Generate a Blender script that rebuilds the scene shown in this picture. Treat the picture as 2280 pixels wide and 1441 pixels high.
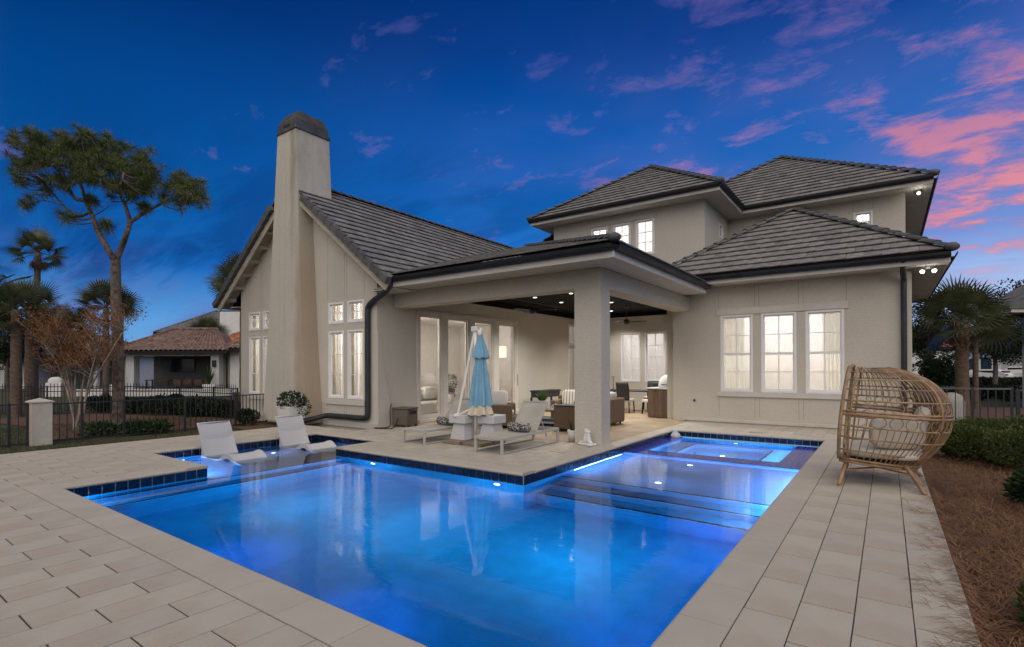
import bpy, bmesh, math, random
from mathutils import Matrix, Vector
from math import sin, cos, pi, radians as R
random.seed(7)
for o in list(bpy.data.objects): bpy.data.objects.remove(o)
SC = bpy.context.scene
COL = SC.collection

# ---------------------------------------------------------------- camera
cam = bpy.data.cameras.new('camera'); camo = bpy.data.objects.new('camera', cam); COL.objects.link(camo)
def cam_matrix(y, p, r, h):
    right = Vector((cos(y), sin(y), 0)); fwd = Vector((-sin(y), cos(y), 0)); up = Vector((0, 0, 1))
    f2 = fwd*cos(p)+up*sin(p); u2 = up*cos(p)-fwd*sin(p)
    r3 = right*cos(r)+u2*sin(r); u3 = u2*cos(r)-right*sin(r)
    m = Matrix((r3, u3, -f2)).transposed().to_4x4(); m.translation = (0, 0, h); return m
camo.matrix_world = cam_matrix(R(35.768), R(0.309), R(-0.134), 1.6)
cam.sensor_width = 36; cam.lens = 1159.5/2280*36; cam.shift_y = (812.3-720.5)/2280
cam.clip_start = 0.05; cam.clip_end = 2000
SC.camera = camo

# ---------------------------------------------------------------- render settings
SC.render.engine = 'CYCLES'
cy = SC.cycles
cy.use_denoising = True
try: cy.denoiser = 'OPENIMAGEDENOISE'
except Exception: pass
cy.max_bounces = 7; cy.diffuse_bounces = 3; cy.glossy_bounces = 4; cy.transmission_bounces = 6; cy.transparent_max_bounces = 12
cy.caustics_reflective = False; cy.caustics_refractive = False
cy.sample_clamp_indirect = 4.0
SC.view_settings.view_transform = 'Standard'
try: SC.view_settings.look = 'None'
except Exception: pass
SC.view_settings.gamma = 1.0
SC.view_settings.exposure = 0.55

# ---------------------------------------------------------------- node helpers
class NT:
    def __init__(s, tree): s.t = tree; s.n = tree.nodes; s.l = tree.links
    def add(s, typ, **kw):
        n = s.n.new(typ)
        for k, v in kw.items():
            if k.startswith('i_'):
                key = k[2:]
                key = int(key) if key.isdigit() else key.replace('_', ' ')
                s.set(n.inputs[key], v)
            else: setattr(n, k, v)
        return n
    def set(s, inp, v):
        if hasattr(v, 'links') or isinstance(v, bpy.types.NodeSocket): s.l.new(v, inp)
        else:
            if isinstance(v, (tuple, list)) and inp.type == 'RGBA' and len(v) == 3: v = (*v, 1)
            inp.default_value = v
    def math(s, op, a, b=None, c=None, clamp=False):
        n = s.n.new('ShaderNodeMath'); n.operation = op; n.use_clamp = clamp
        for i, v in enumerate((a, b, c)):
            if v is not None: s.set(n.inputs[i], v)
        return n.outputs[0]
    def mix(s, fac, a, b, blend='MIX'):
        n = s.n.new('ShaderNodeMix'); n.data_type = 'RGBA'; n.blend_type = blend; n.clamp_factor = True
        s.set(n.inputs[0], fac); s.set(n.inputs[6], a); s.set(n.inputs[7], b); return n.outputs[2]
    def ramp(s, fac, stops, interp='LINEAR'):
        n = s.n.new('ShaderNodeValToRGB'); n.color_ramp.interpolation = interp; e = n.color_ramp.elements
        while len(e) < len(stops): e.new(0.5)
        for i, (p, c) in enumerate(stops):
            e[i].position = p; e[i].color = (c, c, c, 1) if isinstance(c, (int, float)) else (*c, 1)
        s.set(n.inputs[0], fac); return n.outputs[0]
    def noise(s, vec, scale, detail=4, rough=0.55, dist=0.0, out='Fac'):
        n = s.n.new('ShaderNodeTexNoise'); s.set(n.inputs['Scale'], scale); n.inputs['Detail'].default_value = detail
        n.inputs['Roughness'].default_value = rough; n.inputs['Distortion'].default_value = dist
        if vec is not None: s.l.new(vec, n.inputs['Vector'])
        return n.outputs[out]
    def mapping(s, vec, scale=(1, 1, 1), loc=(0, 0, 0), rot=(0, 0, 0)):
        n = s.n.new('ShaderNodeMapping'); s.l.new(vec, n.inputs['Vector'])
        n.inputs['Scale'].default_value = scale; n.inputs['Location'].default_value = loc; n.inputs['Rotation'].default_value = rot
        return n.outputs[0]

# ---------------------------------------------------------------- world: dusk sky
CLX, CLY = 7.3, 4.1
SUN_AZ = (0.23, 0.973)          # where the sunset glow stands (towards the right edge of the view)
W = bpy.data.worlds.new('World'); SC.world = W; W.use_nodes = True
nt = NT(W.node_tree); nt.n.clear()
tc = nt.add('ShaderNodeTexCoord'); d = tc.outputs['Generated']
sep = nt.add('ShaderNodeSeparateXYZ', i_0=d); dx, dy, dz = sep.outputs
zc = nt.math('MAXIMUM', dz, 0.0)
hl = nt.math('SQRT', nt.math('ADD', nt.math('MULTIPLY', dx, dx), nt.math('MULTIPLY', dy, dy)))
cosaz = nt.math('DIVIDE', nt.math('ADD', nt.math('MULTIPLY', dx, SUN_AZ[0]), nt.math('MULTIPLY', dy, SUN_AZ[1])), nt.math('MAXIMUM', hl, 0.001))
prox = nt.math('MULTIPLY_ADD', cosaz, 0.5, 0.5, clamp=True)          # 1 towards the glow
base = nt.ramp(zc, [(0.0, (.22, .50, .86)), (0.07, (.15, .45, .92)), (0.115, (.075, .32, .78)), (0.165, (.012, .165, .60)), (0.27, (.001, .115, .44)),
                    (0.40, (.0008, .085, .37)), (0.52, (.0005, .040, .22)), (0.66, (.0006, .020, .125)), (1.0, (.0005, .012, .085))])
base = nt.mix(1.0, base, nt.ramp(prox, [(0.0, .62), (0.45, .66), (0.70, .88), (0.84, 1.10), (1.0, 1.10)]), 'MULTIPLY')
glow = nt.math('MULTIPLY', nt.math('POWER', prox, 14.0), nt.ramp(zc, [(0.0, .9), (0.13, .85), (0.20, .38), (0.32, 0.08), (0.5, 0.0)]))
base = nt.mix(nt.math('MULTIPLY', glow, 0.85), base, (.50, .60, .82))
anti = nt.math('MULTIPLY', nt.ramp(prox, [(0.0, 1.0), (0.12, .85), (0.30, .40), (0.48, 0.0)], 'EASE'), nt.ramp(zc, [(0.0, 1.0), (0.45, .9), (0.8, .25), (1.0, .1)]))
base = nt.mix(nt.math('MULTIPLY', anti, .92), base, (.42, .395, .36))   # pale dusk sky opposite the sunset
# cloud layer seen in perspective
inv = nt.math('DIVIDE', 1.0, nt.math('ADD', zc, 0.22))
cv = nt.add('ShaderNodeCombineXYZ', i_0=nt.math('MULTIPLY', dx, inv), i_1=nt.math('MULTIPLY', dy, inv), i_2=0.0).outputs[0]
cvr = nt.mapping(cv, scale=(.9, 1.35, 1.0), rot=(0, 0, R(-12)))
n1 = nt.noise(cvr, 5.6, 9, .64, .30)
n2 = nt.noise(nt.mapping(cv, scale=(1, 1, 1), loc=(CLX, CLY, 0)), 1.7, 3, .5, .2)
dens = nt.math('ADD', nt.math('MULTIPLY', n1, 0.62), nt.math('MULTIPLY', n2, 0.38))
pk = nt.math('POWER', prox, 5.5)
thr = nt.math('SUBTRACT', 0.596, nt.math('MULTIPLY', pk, 0.128))
cm = nt.math('MULTIPLY', nt.math('SUBTRACT', dens, thr), 10.0, clamp=True)
fade = nt.ramp(zc, [(0.0, 0.0), (0.09, .08), (0.14, .35), (0.18, 1.0), (0.36, 0.95), (0.46, .62), (0.58, 0.35), (0.8, .15)])
cm = nt.math('MULTIPLY', cm, fade)
warm = nt.math('POWER', prox, 9.0)
low = nt.ramp(zc, [(0.0, 1.0), (0.27, .95), (0.36, .58), (0.5, .25)])
ccol = nt.mix(nt.math('MULTIPLY', warm, low, clamp=True), (.10, .10, .36), (1.0, .30, .21))
lit = nt.math('MULTIPLY', nt.math('SUBTRACT', dens, nt.math('ADD', thr, 0.03)), 11.0, clamp=True)
ccol = nt.mix(lit, nt.mix(0.62, ccol, (.15, .16, .46)), ccol)
sky = nt.mix(nt.math('MULTIPLY', cm, 0.88), base, ccol)
# thin mauve veil round the clouds
veil = nt.math('MULTIPLY', nt.math('MULTIPLY', nt.math('SUBTRACT', n2, .38), 4.0, clamp=True), nt.math('MULTIPLY', pk, nt.ramp(zc, [(0.0, .1), (0.12, .5), (0.25, .8), (0.42, .5), (0.6, 0.0)])))
sky = nt.mix(nt.math('MULTIPLY', veil, .42), sky, (.20, .17, .50))
# darker blue streaks away from the glow, near the horizon
sv = nt.mapping(cv, scale=(.8, 2.4, 1), rot=(0, 0, R(-40)), loc=(5.2, .4, 0))
n3 = nt.noise(sv, 1.7, 7, .60, .6)
st = nt.math('MULTIPLY', nt.math('MULTIPLY', nt.math('SUBTRACT', n3, .44), 6.5, clamp=True), nt.ramp(zc, [(0.0, .0), (0.10, .25), (0.15, 1.0), (0.28, .8), (0.42, .2), (0.55, 0.0)]))
st = nt.math('MULTIPLY', st, nt.math('SUBTRACT', 1.0, nt.math('POWER', prox, 4.0), clamp=True))
sky = nt.mix(nt.math('MULTIPLY', st, .9), sky, (.003, .050, .225))
mauve = nt.math('MULTIPLY', nt.math('MULTIPLY', nt.math('SUBTRACT', nt.noise(nt.mapping(sv, loc=(2, 7, 0)), 1.2, 4), .47), 5.0, clamp=True), nt.ramp(zc, [(0.0, .5), (0.06, 1.0), (0.15, .7), (0.21, 0.0)]))
sky = nt.mix(nt.math('MULTIPLY', mauve, .6), sky, (.14, .15, .42))
below = nt.math('MULTIPLY', dz, -12.0, clamp=True)
sky = nt.mix(below, sky, (.05, .055, .05))
bg = nt.add('ShaderNodeBackground', i_Color=sky, i_Strength=0.72)
wo = nt.add('ShaderNodeOutputWorld'); nt.l.new(bg.outputs[0], wo.inputs[0])

# ---------------------------------------------------------------- soft daylight left in the sky (very wide, overcast-like)
sun = bpy.data.lights.new('sun', 'SUN'); suno = bpy.data.objects.new('sun', sun); COL.objects.link(suno)
sun.energy = 1.68; sun.angle = R(95); sun.color = (1.0, .91, .79)
sd = Vector((0.50, -0.62, 0.95)).normalized()
suno.rotation_euler = sd.to_track_quat('Z', 'Y').to_euler()

# ---------------------------------------------------------------- materials
MATS = {}
def new_mat(name):
    m = bpy.data.materials.new(name); m.use_nodes = True; m.node_tree.nodes.clear(); MATS[name] = m
    return m, NT(m.node_tree)
def out(k, sh): o = k.add('ShaderNodeOutputMaterial'); k.l.new(sh, o.inputs[0])
def P(name, col, rough=.6, var=.12, vs=3.0, bump=0.0, bs=60.0, metal=0.0, rnd=0.0, col2=None, spec=.5, sheen=0.0, detail=4, coords='Object', stretch=(1, 1, 1), grime=None, emit=None, estr=0.0, trans=0.0):
    m, k = new_mat(name)
    t = k.add('ShaderNodeTexCoord').outputs[coords]
    if stretch != (1, 1, 1): t = k.mapping(t, scale=stretch)
    n = k.noise(t, vs, detail)
    f = k.ramp(n, [(0.3, 0.0), (0.7, 1.0)])
    c2 = col2 if col2 else tuple(x*(1-var*1.6) for x in col)
    c1 = col if col2 else tuple(min(1, x*(1+var)) for x in col)
    c = k.mix(f, c1, c2)
    if rnd:
        oi = k.math('FRACT', k.math('ADD', k.add('ShaderNodeObjectInfo').outputs['Random'], k.add('ShaderNodeNewGeometry').outputs['Random Per Island']))
        hsv = k.add('ShaderNodeHueSaturation', i_Color=c)
        k.l.new(k.math('MULTIPLY_ADD', oi, rnd, 1-rnd/2), hsv.inputs['Value'])
        k.l.new(k.math('MULTIPLY_ADD', oi, .02, .49), hsv.inputs['Hue'])
        c = hsv.outputs[0]
    if grime:
        gc, gs, glo, ghi, gst = grime
        gv = k.mapping(k.add('ShaderNodeTexCoord').outputs[coords], scale=gst)
        g = k.ramp(k.noise(gv, gs, 5, .6), [(glo, 0.0), (ghi, 1.0)])
        c = k.mix(k.math('MULTIPLY', g, .75), c, gc)
    b = k.add('ShaderNodeBsdfPrincipled', i_Base_Color=c, i_Metallic=metal)
    rr = k.math('MULTIPLY_ADD', n, .2, rough-.1, clamp=True); k.l.new(rr, b.inputs['Roughness'])
    b.inputs['Specular IOR Level'].default_value = spec
    if trans: b.inputs['Subsurface Weight'].default_value = 0
    if bump:
        bn = k.noise(t, bs, 6, .65)
        bp = k.add('ShaderNodeBump', i_Strength=min(1, bump), i_Distance=0.01); k.l.new(bn, bp.inputs['Height'])
        k.l.new(bp.outputs[0], b.inputs['Normal'])
    if emit: b.inputs['Emission Color'].default_value = (*emit, 1); b.inputs['Emission Strength'].default_value = estr
    out(k, b.outputs[0]); return m
def emission(name, col, s):
    m, k = new_mat(name); e = k.add('ShaderNodeEmission', i_Color=col, i_Strength=s); out(k, e.outputs[0]); return m
def glass_pane(name, refl=.10, tint=(.96, .97, .98), f2=.5):
    m, k = new_mat(name)
    lw = k.add('ShaderNodeLayerWeight', i_Blend=.22)
    fac = k.math('MULTIPLY_ADD', lw.outputs['Fresnel'], f2, refl, clamp=True)
    tr = k.add('ShaderNodeBsdfTransparent', i_Color=tint); gl = k.add('ShaderNodeBsdfGlossy', i_Roughness=.015, i_Color=(.95, .96, 1))
    mx = k.add('ShaderNodeMixShader'); k.l.new(fac, mx.inputs[0]); k.l.new(tr.outputs[0], mx.inputs[1]); k.l.new(gl.outputs[0], mx.inputs[2])
    out(k, mx.outputs[0]); return m
def foliage(name, c1, c2, rough=.5, vs=.9, trans=.25):
    m, k = new_mat(name)
    g = k.add('ShaderNodeNewGeometry'); t = k.add('ShaderNodeTexCoord').outputs['Object']
    f = k.math('ADD', k.math('MULTIPLY', k.ramp(k.noise(t, vs, 3), [(.35, 0.0), (.65, 1.0)]), .55), k.math('MULTIPLY', g.outputs['Random Per Island'], .45))
    c = k.mix(f, c1, c2)
    b = k.add('ShaderNodeBsdfPrincipled', i_Base_Color=c, i_Roughness=rough); b.inputs['Specular IOR Level'].default_value = .35
    tl = k.add('ShaderNodeBsdfTranslucent', i_Color=c)
    mx = k.add('ShaderNodeMixShader', i_0=trans); k.l.new(b.outputs[0], mx.inputs[1]); k.l.new(tl.outputs[0], mx.inputs[2])
    out(k, mx.outputs[0]); return m
def stucco(name, col, stain=False):
    m, k = new_mat(name)
    t = k.add('ShaderNodeTexCoord').outputs['Object']
    n = k.noise(t, .7, 4); c = k.mix(k.ramp(n, [(.3, 0.0), (.7, 1.0)]), tuple(x*1.04 for x in col), tuple(x*.90 for x in col))
    fine = k.noise(t, 24, 5, .7); c = k.mix(.30, c, k.ramp(fine, [(.3, tuple(x*.6 for x in col)), (.7, tuple(min(1, x*1.25) for x in col))]))
    # rain streaks: stretched noise
    sv = k.mapping(t, scale=(3.2, 3.2, .16)); s = k.ramp(k.noise(sv, 1.2, 5, .6), [(.52, 0.0), (.72, 1.0)])
    c = k.mix(k.math('MULTIPLY', s, .22 if stain else .05), c, (.25, .195, .14))
    if stain:   # rust-brown run-off down the right flank and green-grey run-off below the cap corner
        sx = k.add('ShaderNodeSeparateXYZ', i_0=t)
        wob = k.math('MULTIPLY_ADD', k.noise(k.mapping(t, scale=(1, 1, .5)), 2.2, 4, .6), .5, -.25)
        side = k.math('ADD', k.math('SUBTRACT', sx.outputs[0], -14.62), wob)
        hgt_ = sx.outputs[2]
        low = k.math('MULTIPLY', k.ramp(k.math('MULTIPLY', hgt_, .1), [(.0, .9), (.45, .8), (.62, .0)]), k.ramp(side, [(.45, 0.0), (.72, 1.0)]))
        c = k.mix(k.math('MULTIPLY', low, .75), c, (.345, .25, .165))
        hi = k.math('MULTIPLY', k.ramp(k.math('MULTIPLY', hgt_, .1), [(.45, .0), (.72, .9), (.88, 1.0)]), k.ramp(k.math('ADD', side, .05), [(.22, 0.0), (.40, 1.0), (.62, .2)]))
        c = k.mix(k.math('MULTIPLY', hi, .7), c, (.22, .205, .14))
    b = k.add('ShaderNodeBsdfPrincipled', i_Base_Color=c, i_Roughness=.9); b.inputs['Specular IOR Level'].default_value = .25
    wv = k.add('ShaderNodeTexWave', wave_type='BANDS', bands_direction='Z', i_Scale=4.6, i_Distortion=.35); k.l.new(t, wv.inputs['Vector'])
    hgt = k.math('ADD', k.math('MULTIPLY', k.ramp(wv.outputs['Fac'], [(0.0, 0.0), (.18, 1.0)]), .55), k.math('MULTIPLY', fine, .9))
    bp = k.add('ShaderNodeBump', i_Strength=.34, i_Distance=.006); k.l.new(hgt, bp.inputs['Height']); k.l.new(bp.outputs[0], b.inputs['Normal'])
    out(k, b.outputs[0]); return m

stucco('stucco', (.555, .518, .458)); stucco('stucco_chimney', (.55, .512, .45), True)
P('trim', (.56, .53, .48), .6, .06); P('trim_joint', (.20, .18, .155), .9)
P('fascia', (.55, .53, .50), .55, .06, bump=.1, bs=30)
P('window_white', (.80, .78, .79), .4, .03); P('door_frame', (.62, .58, .52), .45, .05)
P('gutter', (.016, .0165, .019), .5, .2, 2.0, spec=.25); P('downspout', (.034, .036, .043), .5, .15, spec=.3)
P('tile', (.205, .198, .195), .82, .2, 5.0, bump=.5, bs=45, rnd=.36, grime=((.105, .102, .10), 2.2, .48, .70, (1, 1, 1)))
P('tile_edge', (.10, .10, .106), .8, .2, 6, bump=.4, bs=50, rnd=.3)
P('roof_under', (.03, .028, .027), .9); P('cap_metal', (.13, .12, .105), .45, .25, 3.0, metal=.55)
P('dark_ceiling', (.006, .006, .0065), .7, .1, spec=.1); P('soffit', (.52, .50, .46), .7, .05)
P('wood_rafter', (.50, .45, .36), .7, .12)
P('paver', (.455, .415, .358), .8, .06, 2.4, bump=.45, bs=60, rnd=.09, grime=((.43, .345, .26), 1.1, .52, .75, (1, 1, 1)))
P('coping', (.455, .415, .36), .78, .05, 2.0, bump=.3, bs=70, rnd=.04)
P('joint_sand', (.07, .062, .052), .95); P('patio_floor', (.36, .265, .165), .55, .16, 1.2, bump=.15, bs=30, grime=((.24, .17, .10), 1.6, .48, .7, (1, 1, 1)))
P('plaster', (.040, .42, .70), .7, .09, 3.5); P('plaster_pale', (.20, .46, .80), .7, .06)
P('pool_tile', (.004, .012, .050), .12, .3, 8.0, rnd=.9); P('spa_tile', (.020, .050, .42), .1, .3, 10.0, rnd=.7)  # spa tile blue carries the glow of the spa light in its colour
P('grout', (.62, .62, .60), .8); P('step_trim', (.010, .014, .035), .3, rnd=.4)
P('white_plastic', (.54, .54, .56), .35, .03); P('white_stone', (.68, .67, .66), .7, .06, bump=.15)
P('alu', (.43, .415, .38), .42, .05); P('sling', (.42, .405, .37), .8, .08, bump=.5, bs=220, grime=((.40, .35, .27), 1.2, .55, .75, (1, 1, 1)))
P('umbrella_white', (.74, .72, .68), .45, .05); P('canvas_blue', (.20, .40, .56), .85, .10, 4.0, bump=.3, bs=120); P('canvas_cream', (.62, .56, .44), .85, .08)
P('slab', (.22, .175, .12), .8, .2, 5, bump=.3); P('box_brown', (.115, .10, .078), .6, .1); P('black', (.012, .012, .013), .5); P('rubber', (.02, .021, .02), .45)
P('rattan', (.33, .205, .108), .5, .28, 9.0, rnd=.3); P('cushion', (.60, .56, .49), .9, .06, 6.0, bump=.25, bs=90); P('cushion_white', (.68, .66, .61), .9, .05, 6, bump=.2, bs=80)
P('iron', (.022, .022, .026), .45, .1); P('iron_rail', (.10, .10, .115), .35, .1); P('pillar', (.52, .48, .42), .9, .08, bump=.3, grime=((.33, .27, .20), 1.4, .5, .75, (2, 2, .4)))
P('bark_pine', (.20, .155, .125), .95, .5, 11.0, bump=1.0, bs=16, col2=(.045, .034, .028), stretch=(1.3, 1.3, .7)); P('bark_palm', (.17, .12, .085), .95, .4, 7.0, bump=.8, bs=20, col2=(.075, .052, .037), stretch=(1, 1, 2.2))
P('bark_pale', (.30, .25, .20), .9, .3, 6.0); P('boots', (.22, .155, .10), .9, .3, 8, rnd=.4)
P('mulch', (.15, .078, .042), .95, .4, 6.0, bump=.8, bs=30, col2=(.075, .040, .022))
P('white_house', (.66, .65, .63), .85, .05, bump=.1); P('tan_house', (.50, .45, .36), .85, .06); P('dark_interior', (.10, .10, .10), .9); P('gray_house', (.52, .52, .52), .85, .05)
P('clay_tile', (.20, .13, .105), .8, .35, 3.0, bump=.3, rnd=.3); P('orange_tile', (.42, .17, .085), .8, .35, 3.0, rnd=.4); P('gray_tile', (.13, .13, .13), .8, .3, 3.0); P('red_tile', (.25, .10, .06), .8, .3, 3)
P('car_white', (.70, .70, .70), .2, .02); P('car_glass', (.015, .018, .02), .1, .05); P('red_lamp', (.35, .02, .015), .3); P('chrome', (.5, .5, .5), .25, metal=1)
P('concrete', (.34, .33, .31), .9, .1); P('asphalt', (.05, .05, .05), .9); P('wood_slat', (.15, .098, .064), .65, .3, 6, rnd=.35, stretch=(6, 6, .5)); P('granite', (.60, .58, .55), .4, .15, 30)
P('black_wood', (.018, .019, .019), .5, .1); P('room', (.66, .62, .55), .9, .04); P('blind', (.72, .68, .64), .9, .04); P('brass', (.5, .36, .16), .35, metal=.8); P('steel', (.45, .45, .46), .3, metal=.9)
P('sofa_white', (.70, .67, .63), .9, .05); P('rug', (.06, .07, .085), .95, .3, 20); P('soil', (.03, .022, .016), .95)
emission('lamp_white', (1, .95, .86), 4.0); emission('pool_led', (.55, .68, 1.0), 5.0); emission('lamp_shade_lit', (1, .86, .68), 1.1)
glass_pane('pane'); glass_pane('door_glass', .17, (.90, .88, .86), .6)
foliage('pine_needle', (.060, .086, .026), (.150, .178, .058)); foliage('palm_leaf', (.042, .055, .026), (.125, .140, .070), .32, 2.0); foliage('palm_dead', (.16, .10, .05), (.09, .06, .03))
foliage('hedge_leaf', (.036, .058, .016), (.125, .150, .042), .4); foliage('bush_leaf', (.014, .034, .013), (.045, .082, .028), .4); foliage('orange_leaf', (.30, .115, .035), (.16, .065, .022), .7); foliage('fern_leaf', (.05, .10, .025), (.10, .17, .05))
foliage('tree_leaf', (.010, .020, .010), (.030, .044, .020), .5); foliage('date_leaf', (.022, .036, .020), (.055, .075, .038), .4); foliage('petal', (.66, .66, .68), (.55, .55, .58), .7, 1, .3); foliage('straw', (.30, .165, .085), (.13, .068, .036), .8, 3.0, .1)
foliage('grass_blade', (.028, .042, .012), (.062, .070, .026), .6)

def cloth(name, c, see):
    m, k = new_mat(name)
    d_ = k.add('ShaderNodeBsdfDiffuse', i_Color=tuple(x*.95 for x in c)); tl = k.add('ShaderNodeBsdfTranslucent', i_Color=c); tr = k.add('ShaderNodeBsdfTransparent')
    m1 = k.add('ShaderNodeMixShader', i_0=.65); k.l.new(d_.outputs[0], m1.inputs[1]); k.l.new(tl.outputs[0], m1.inputs[2])
    m2 = k.add('ShaderNodeMixShader', i_0=see); k.l.new(m1.outputs[0], m2.inputs[1]); k.l.new(tr.outputs[0], m2.inputs[2]); out(k, m2.outputs[0])
cloth('glow_sheer', (.88, .86, .84), .22); cloth('curtain', (.80, .77, .66), 0.0)  # the sheer cloth glows evenly, standing in for sky reflected in the panes
def _lawn():
    m, k = new_mat('lawn'); t = k.add('ShaderNodeTexCoord').outputs['Object']
    a = k.noise(t, .35, 4); b_ = k.noise(t, 9, 5, .7); c = k.mix(k.ramp(a, [(.35, 0.0), (.65, 1.0)]), (.052, .058, .022), (.085, .076, .034))
    c = k.mix(k.ramp(b_, [(.35, 0.0), (.65, .6)]), c, (.030, .034, .014))
    b = k.add('ShaderNodeBsdfPrincipled', i_Base_Color=c, i_Roughness=.95); bp = k.add('ShaderNodeBump', i_Strength=.8, i_Distance=.03)
    k.l.new(k.noise(t, 40, 4), bp.inputs['Height']); k.l.new(bp.outputs[0], b.inputs['Normal']); out(k, b.outputs[0])
_lawn()
def _water():
    m, k = new_mat('water'); t = k.add('ShaderNodeTexCoord').outputs['Object']
    n = k.math('ADD', k.math('MULTIPLY', k.noise(k.mapping(t, scale=(1.0, 1.6, 1), rot=(0, 0, .5)), 3.2, 3, .5, .3), 1.0), k.math('MULTIPLY', k.noise(k.mapping(t, scale=(1, 1.7, 1), rot=(0, 0, .6)), 16, 3, .5), .16))
    calm = k.ramp(k.noise(t, .45, 2), [(.40, .25), (.62, 1.0)])
    bp = k.add('ShaderNodeBump', i_Distance=.012); k.l.new(k.math('MULTIPLY', calm, .32), bp.inputs['Strength']); k.l.new(n, bp.inputs['Height'])
    rf = k.add('ShaderNodeBsdfRefraction', i_Color=(.86, .95, 1.0), i_Roughness=0.0, i_IOR=1.333); gl = k.add('ShaderNodeBsdfGlossy', i_Color=(.94, .97, 1), i_Roughness=0.0)
    fr = k.add('ShaderNodeFresnel', i_IOR=1.333)
    for nd in (rf, gl, fr): k.l.new(bp.outputs[0], nd.inputs['Normal'])
    mx = k.add('ShaderNodeMixShader'); k.l.new(k.math('MULTIPLY_ADD', fr.outputs[0], .95, .012), mx.inputs[0]); k.l.new(rf.outputs[0], mx.inputs[1]); k.l.new(gl.outputs[0], mx.inputs[2])
    out(k, mx.outputs[0])
_water()
def _pattern():
    m, k = new_mat('bolster_print'); t = k.add('ShaderNodeTexCoord').outputs['Object']
    v = k.add('ShaderNodeTexVoronoi', feature='DISTANCE_TO_EDGE', i_Scale=26.0); k.l.new(k.mapping(t, scale=(1, 1, 1)), v.inputs['Vector'])
    w = k.ramp(k.noise(t, 20, 4, .6, 1.5), [(.46, 0.0), (.52, 1.0)])
    f = k.math('MAXIMUM', k.ramp(v.outputs[0], [(.06, 1.0), (.10, 0.0)]), w)
    b = k.add('ShaderNodeBsdfPrincipled', i_Base_Color=k.mix(f, (.62, .60, .55), (.03, .03, .032)), i_Roughness=.9); out(k, b.outputs[0])
    # striped cushion
    m, k = new_mat('stripe_cushion'); t = k.add('ShaderNodeTexCoord').outputs['Object']
    wv = k.add('ShaderNodeTexWave', wave_type='BANDS', bands_direction='X', i_Scale=3.4, i_Distortion=0.0); k.l.new(t, wv.inputs['Vector'])
    b = k.add('ShaderNodeBsdfPrincipled', i_Base_Color=k.mix(k.ramp(wv.outputs['Fac'], [(.06, 1.0), (.12, 0.0)]), (.62, .58, .50), (.05, .05, .05)), i_Roughness=.9); out(k, b.outputs[0])
    # woven wicker
    m, k = new_mat('wicker'); t = k.add('ShaderNodeTexCoord').outputs['Object']
    a = k.add('ShaderNodeTexWave', wave_type='BANDS', bands_direction='Z', i_Scale=22.0, i_Distortion=1.5); k.l.new(t, a.inputs['Vector'])
    b2 = k.add('ShaderNodeTexWave', wave_type='BANDS', bands_direction='DIAGONAL', i_Scale=34.0, i_Distortion=1.0); k.l.new(k.mapping(t, scale=(1, 1, 0)), b2.inputs['Vector'])
    f = k.math('MULTIPLY', a.outputs['Fac'], b2.outputs['Fac']); c = k.mix(f, (.115, .075, .046), (.36, .25, .155))
    b = k.add('ShaderNodeBsdfPrincipled', i_Base_Color=c, i_Roughness=.6); bp = k.add('ShaderNodeBump', i_Strength=.8, i_Distance=.012); k.l.new(f, bp.inputs['Height']); k.l.new(bp.outputs[0], b.inputs['Normal']); out(k, b.outputs[0])
_pattern()

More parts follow.
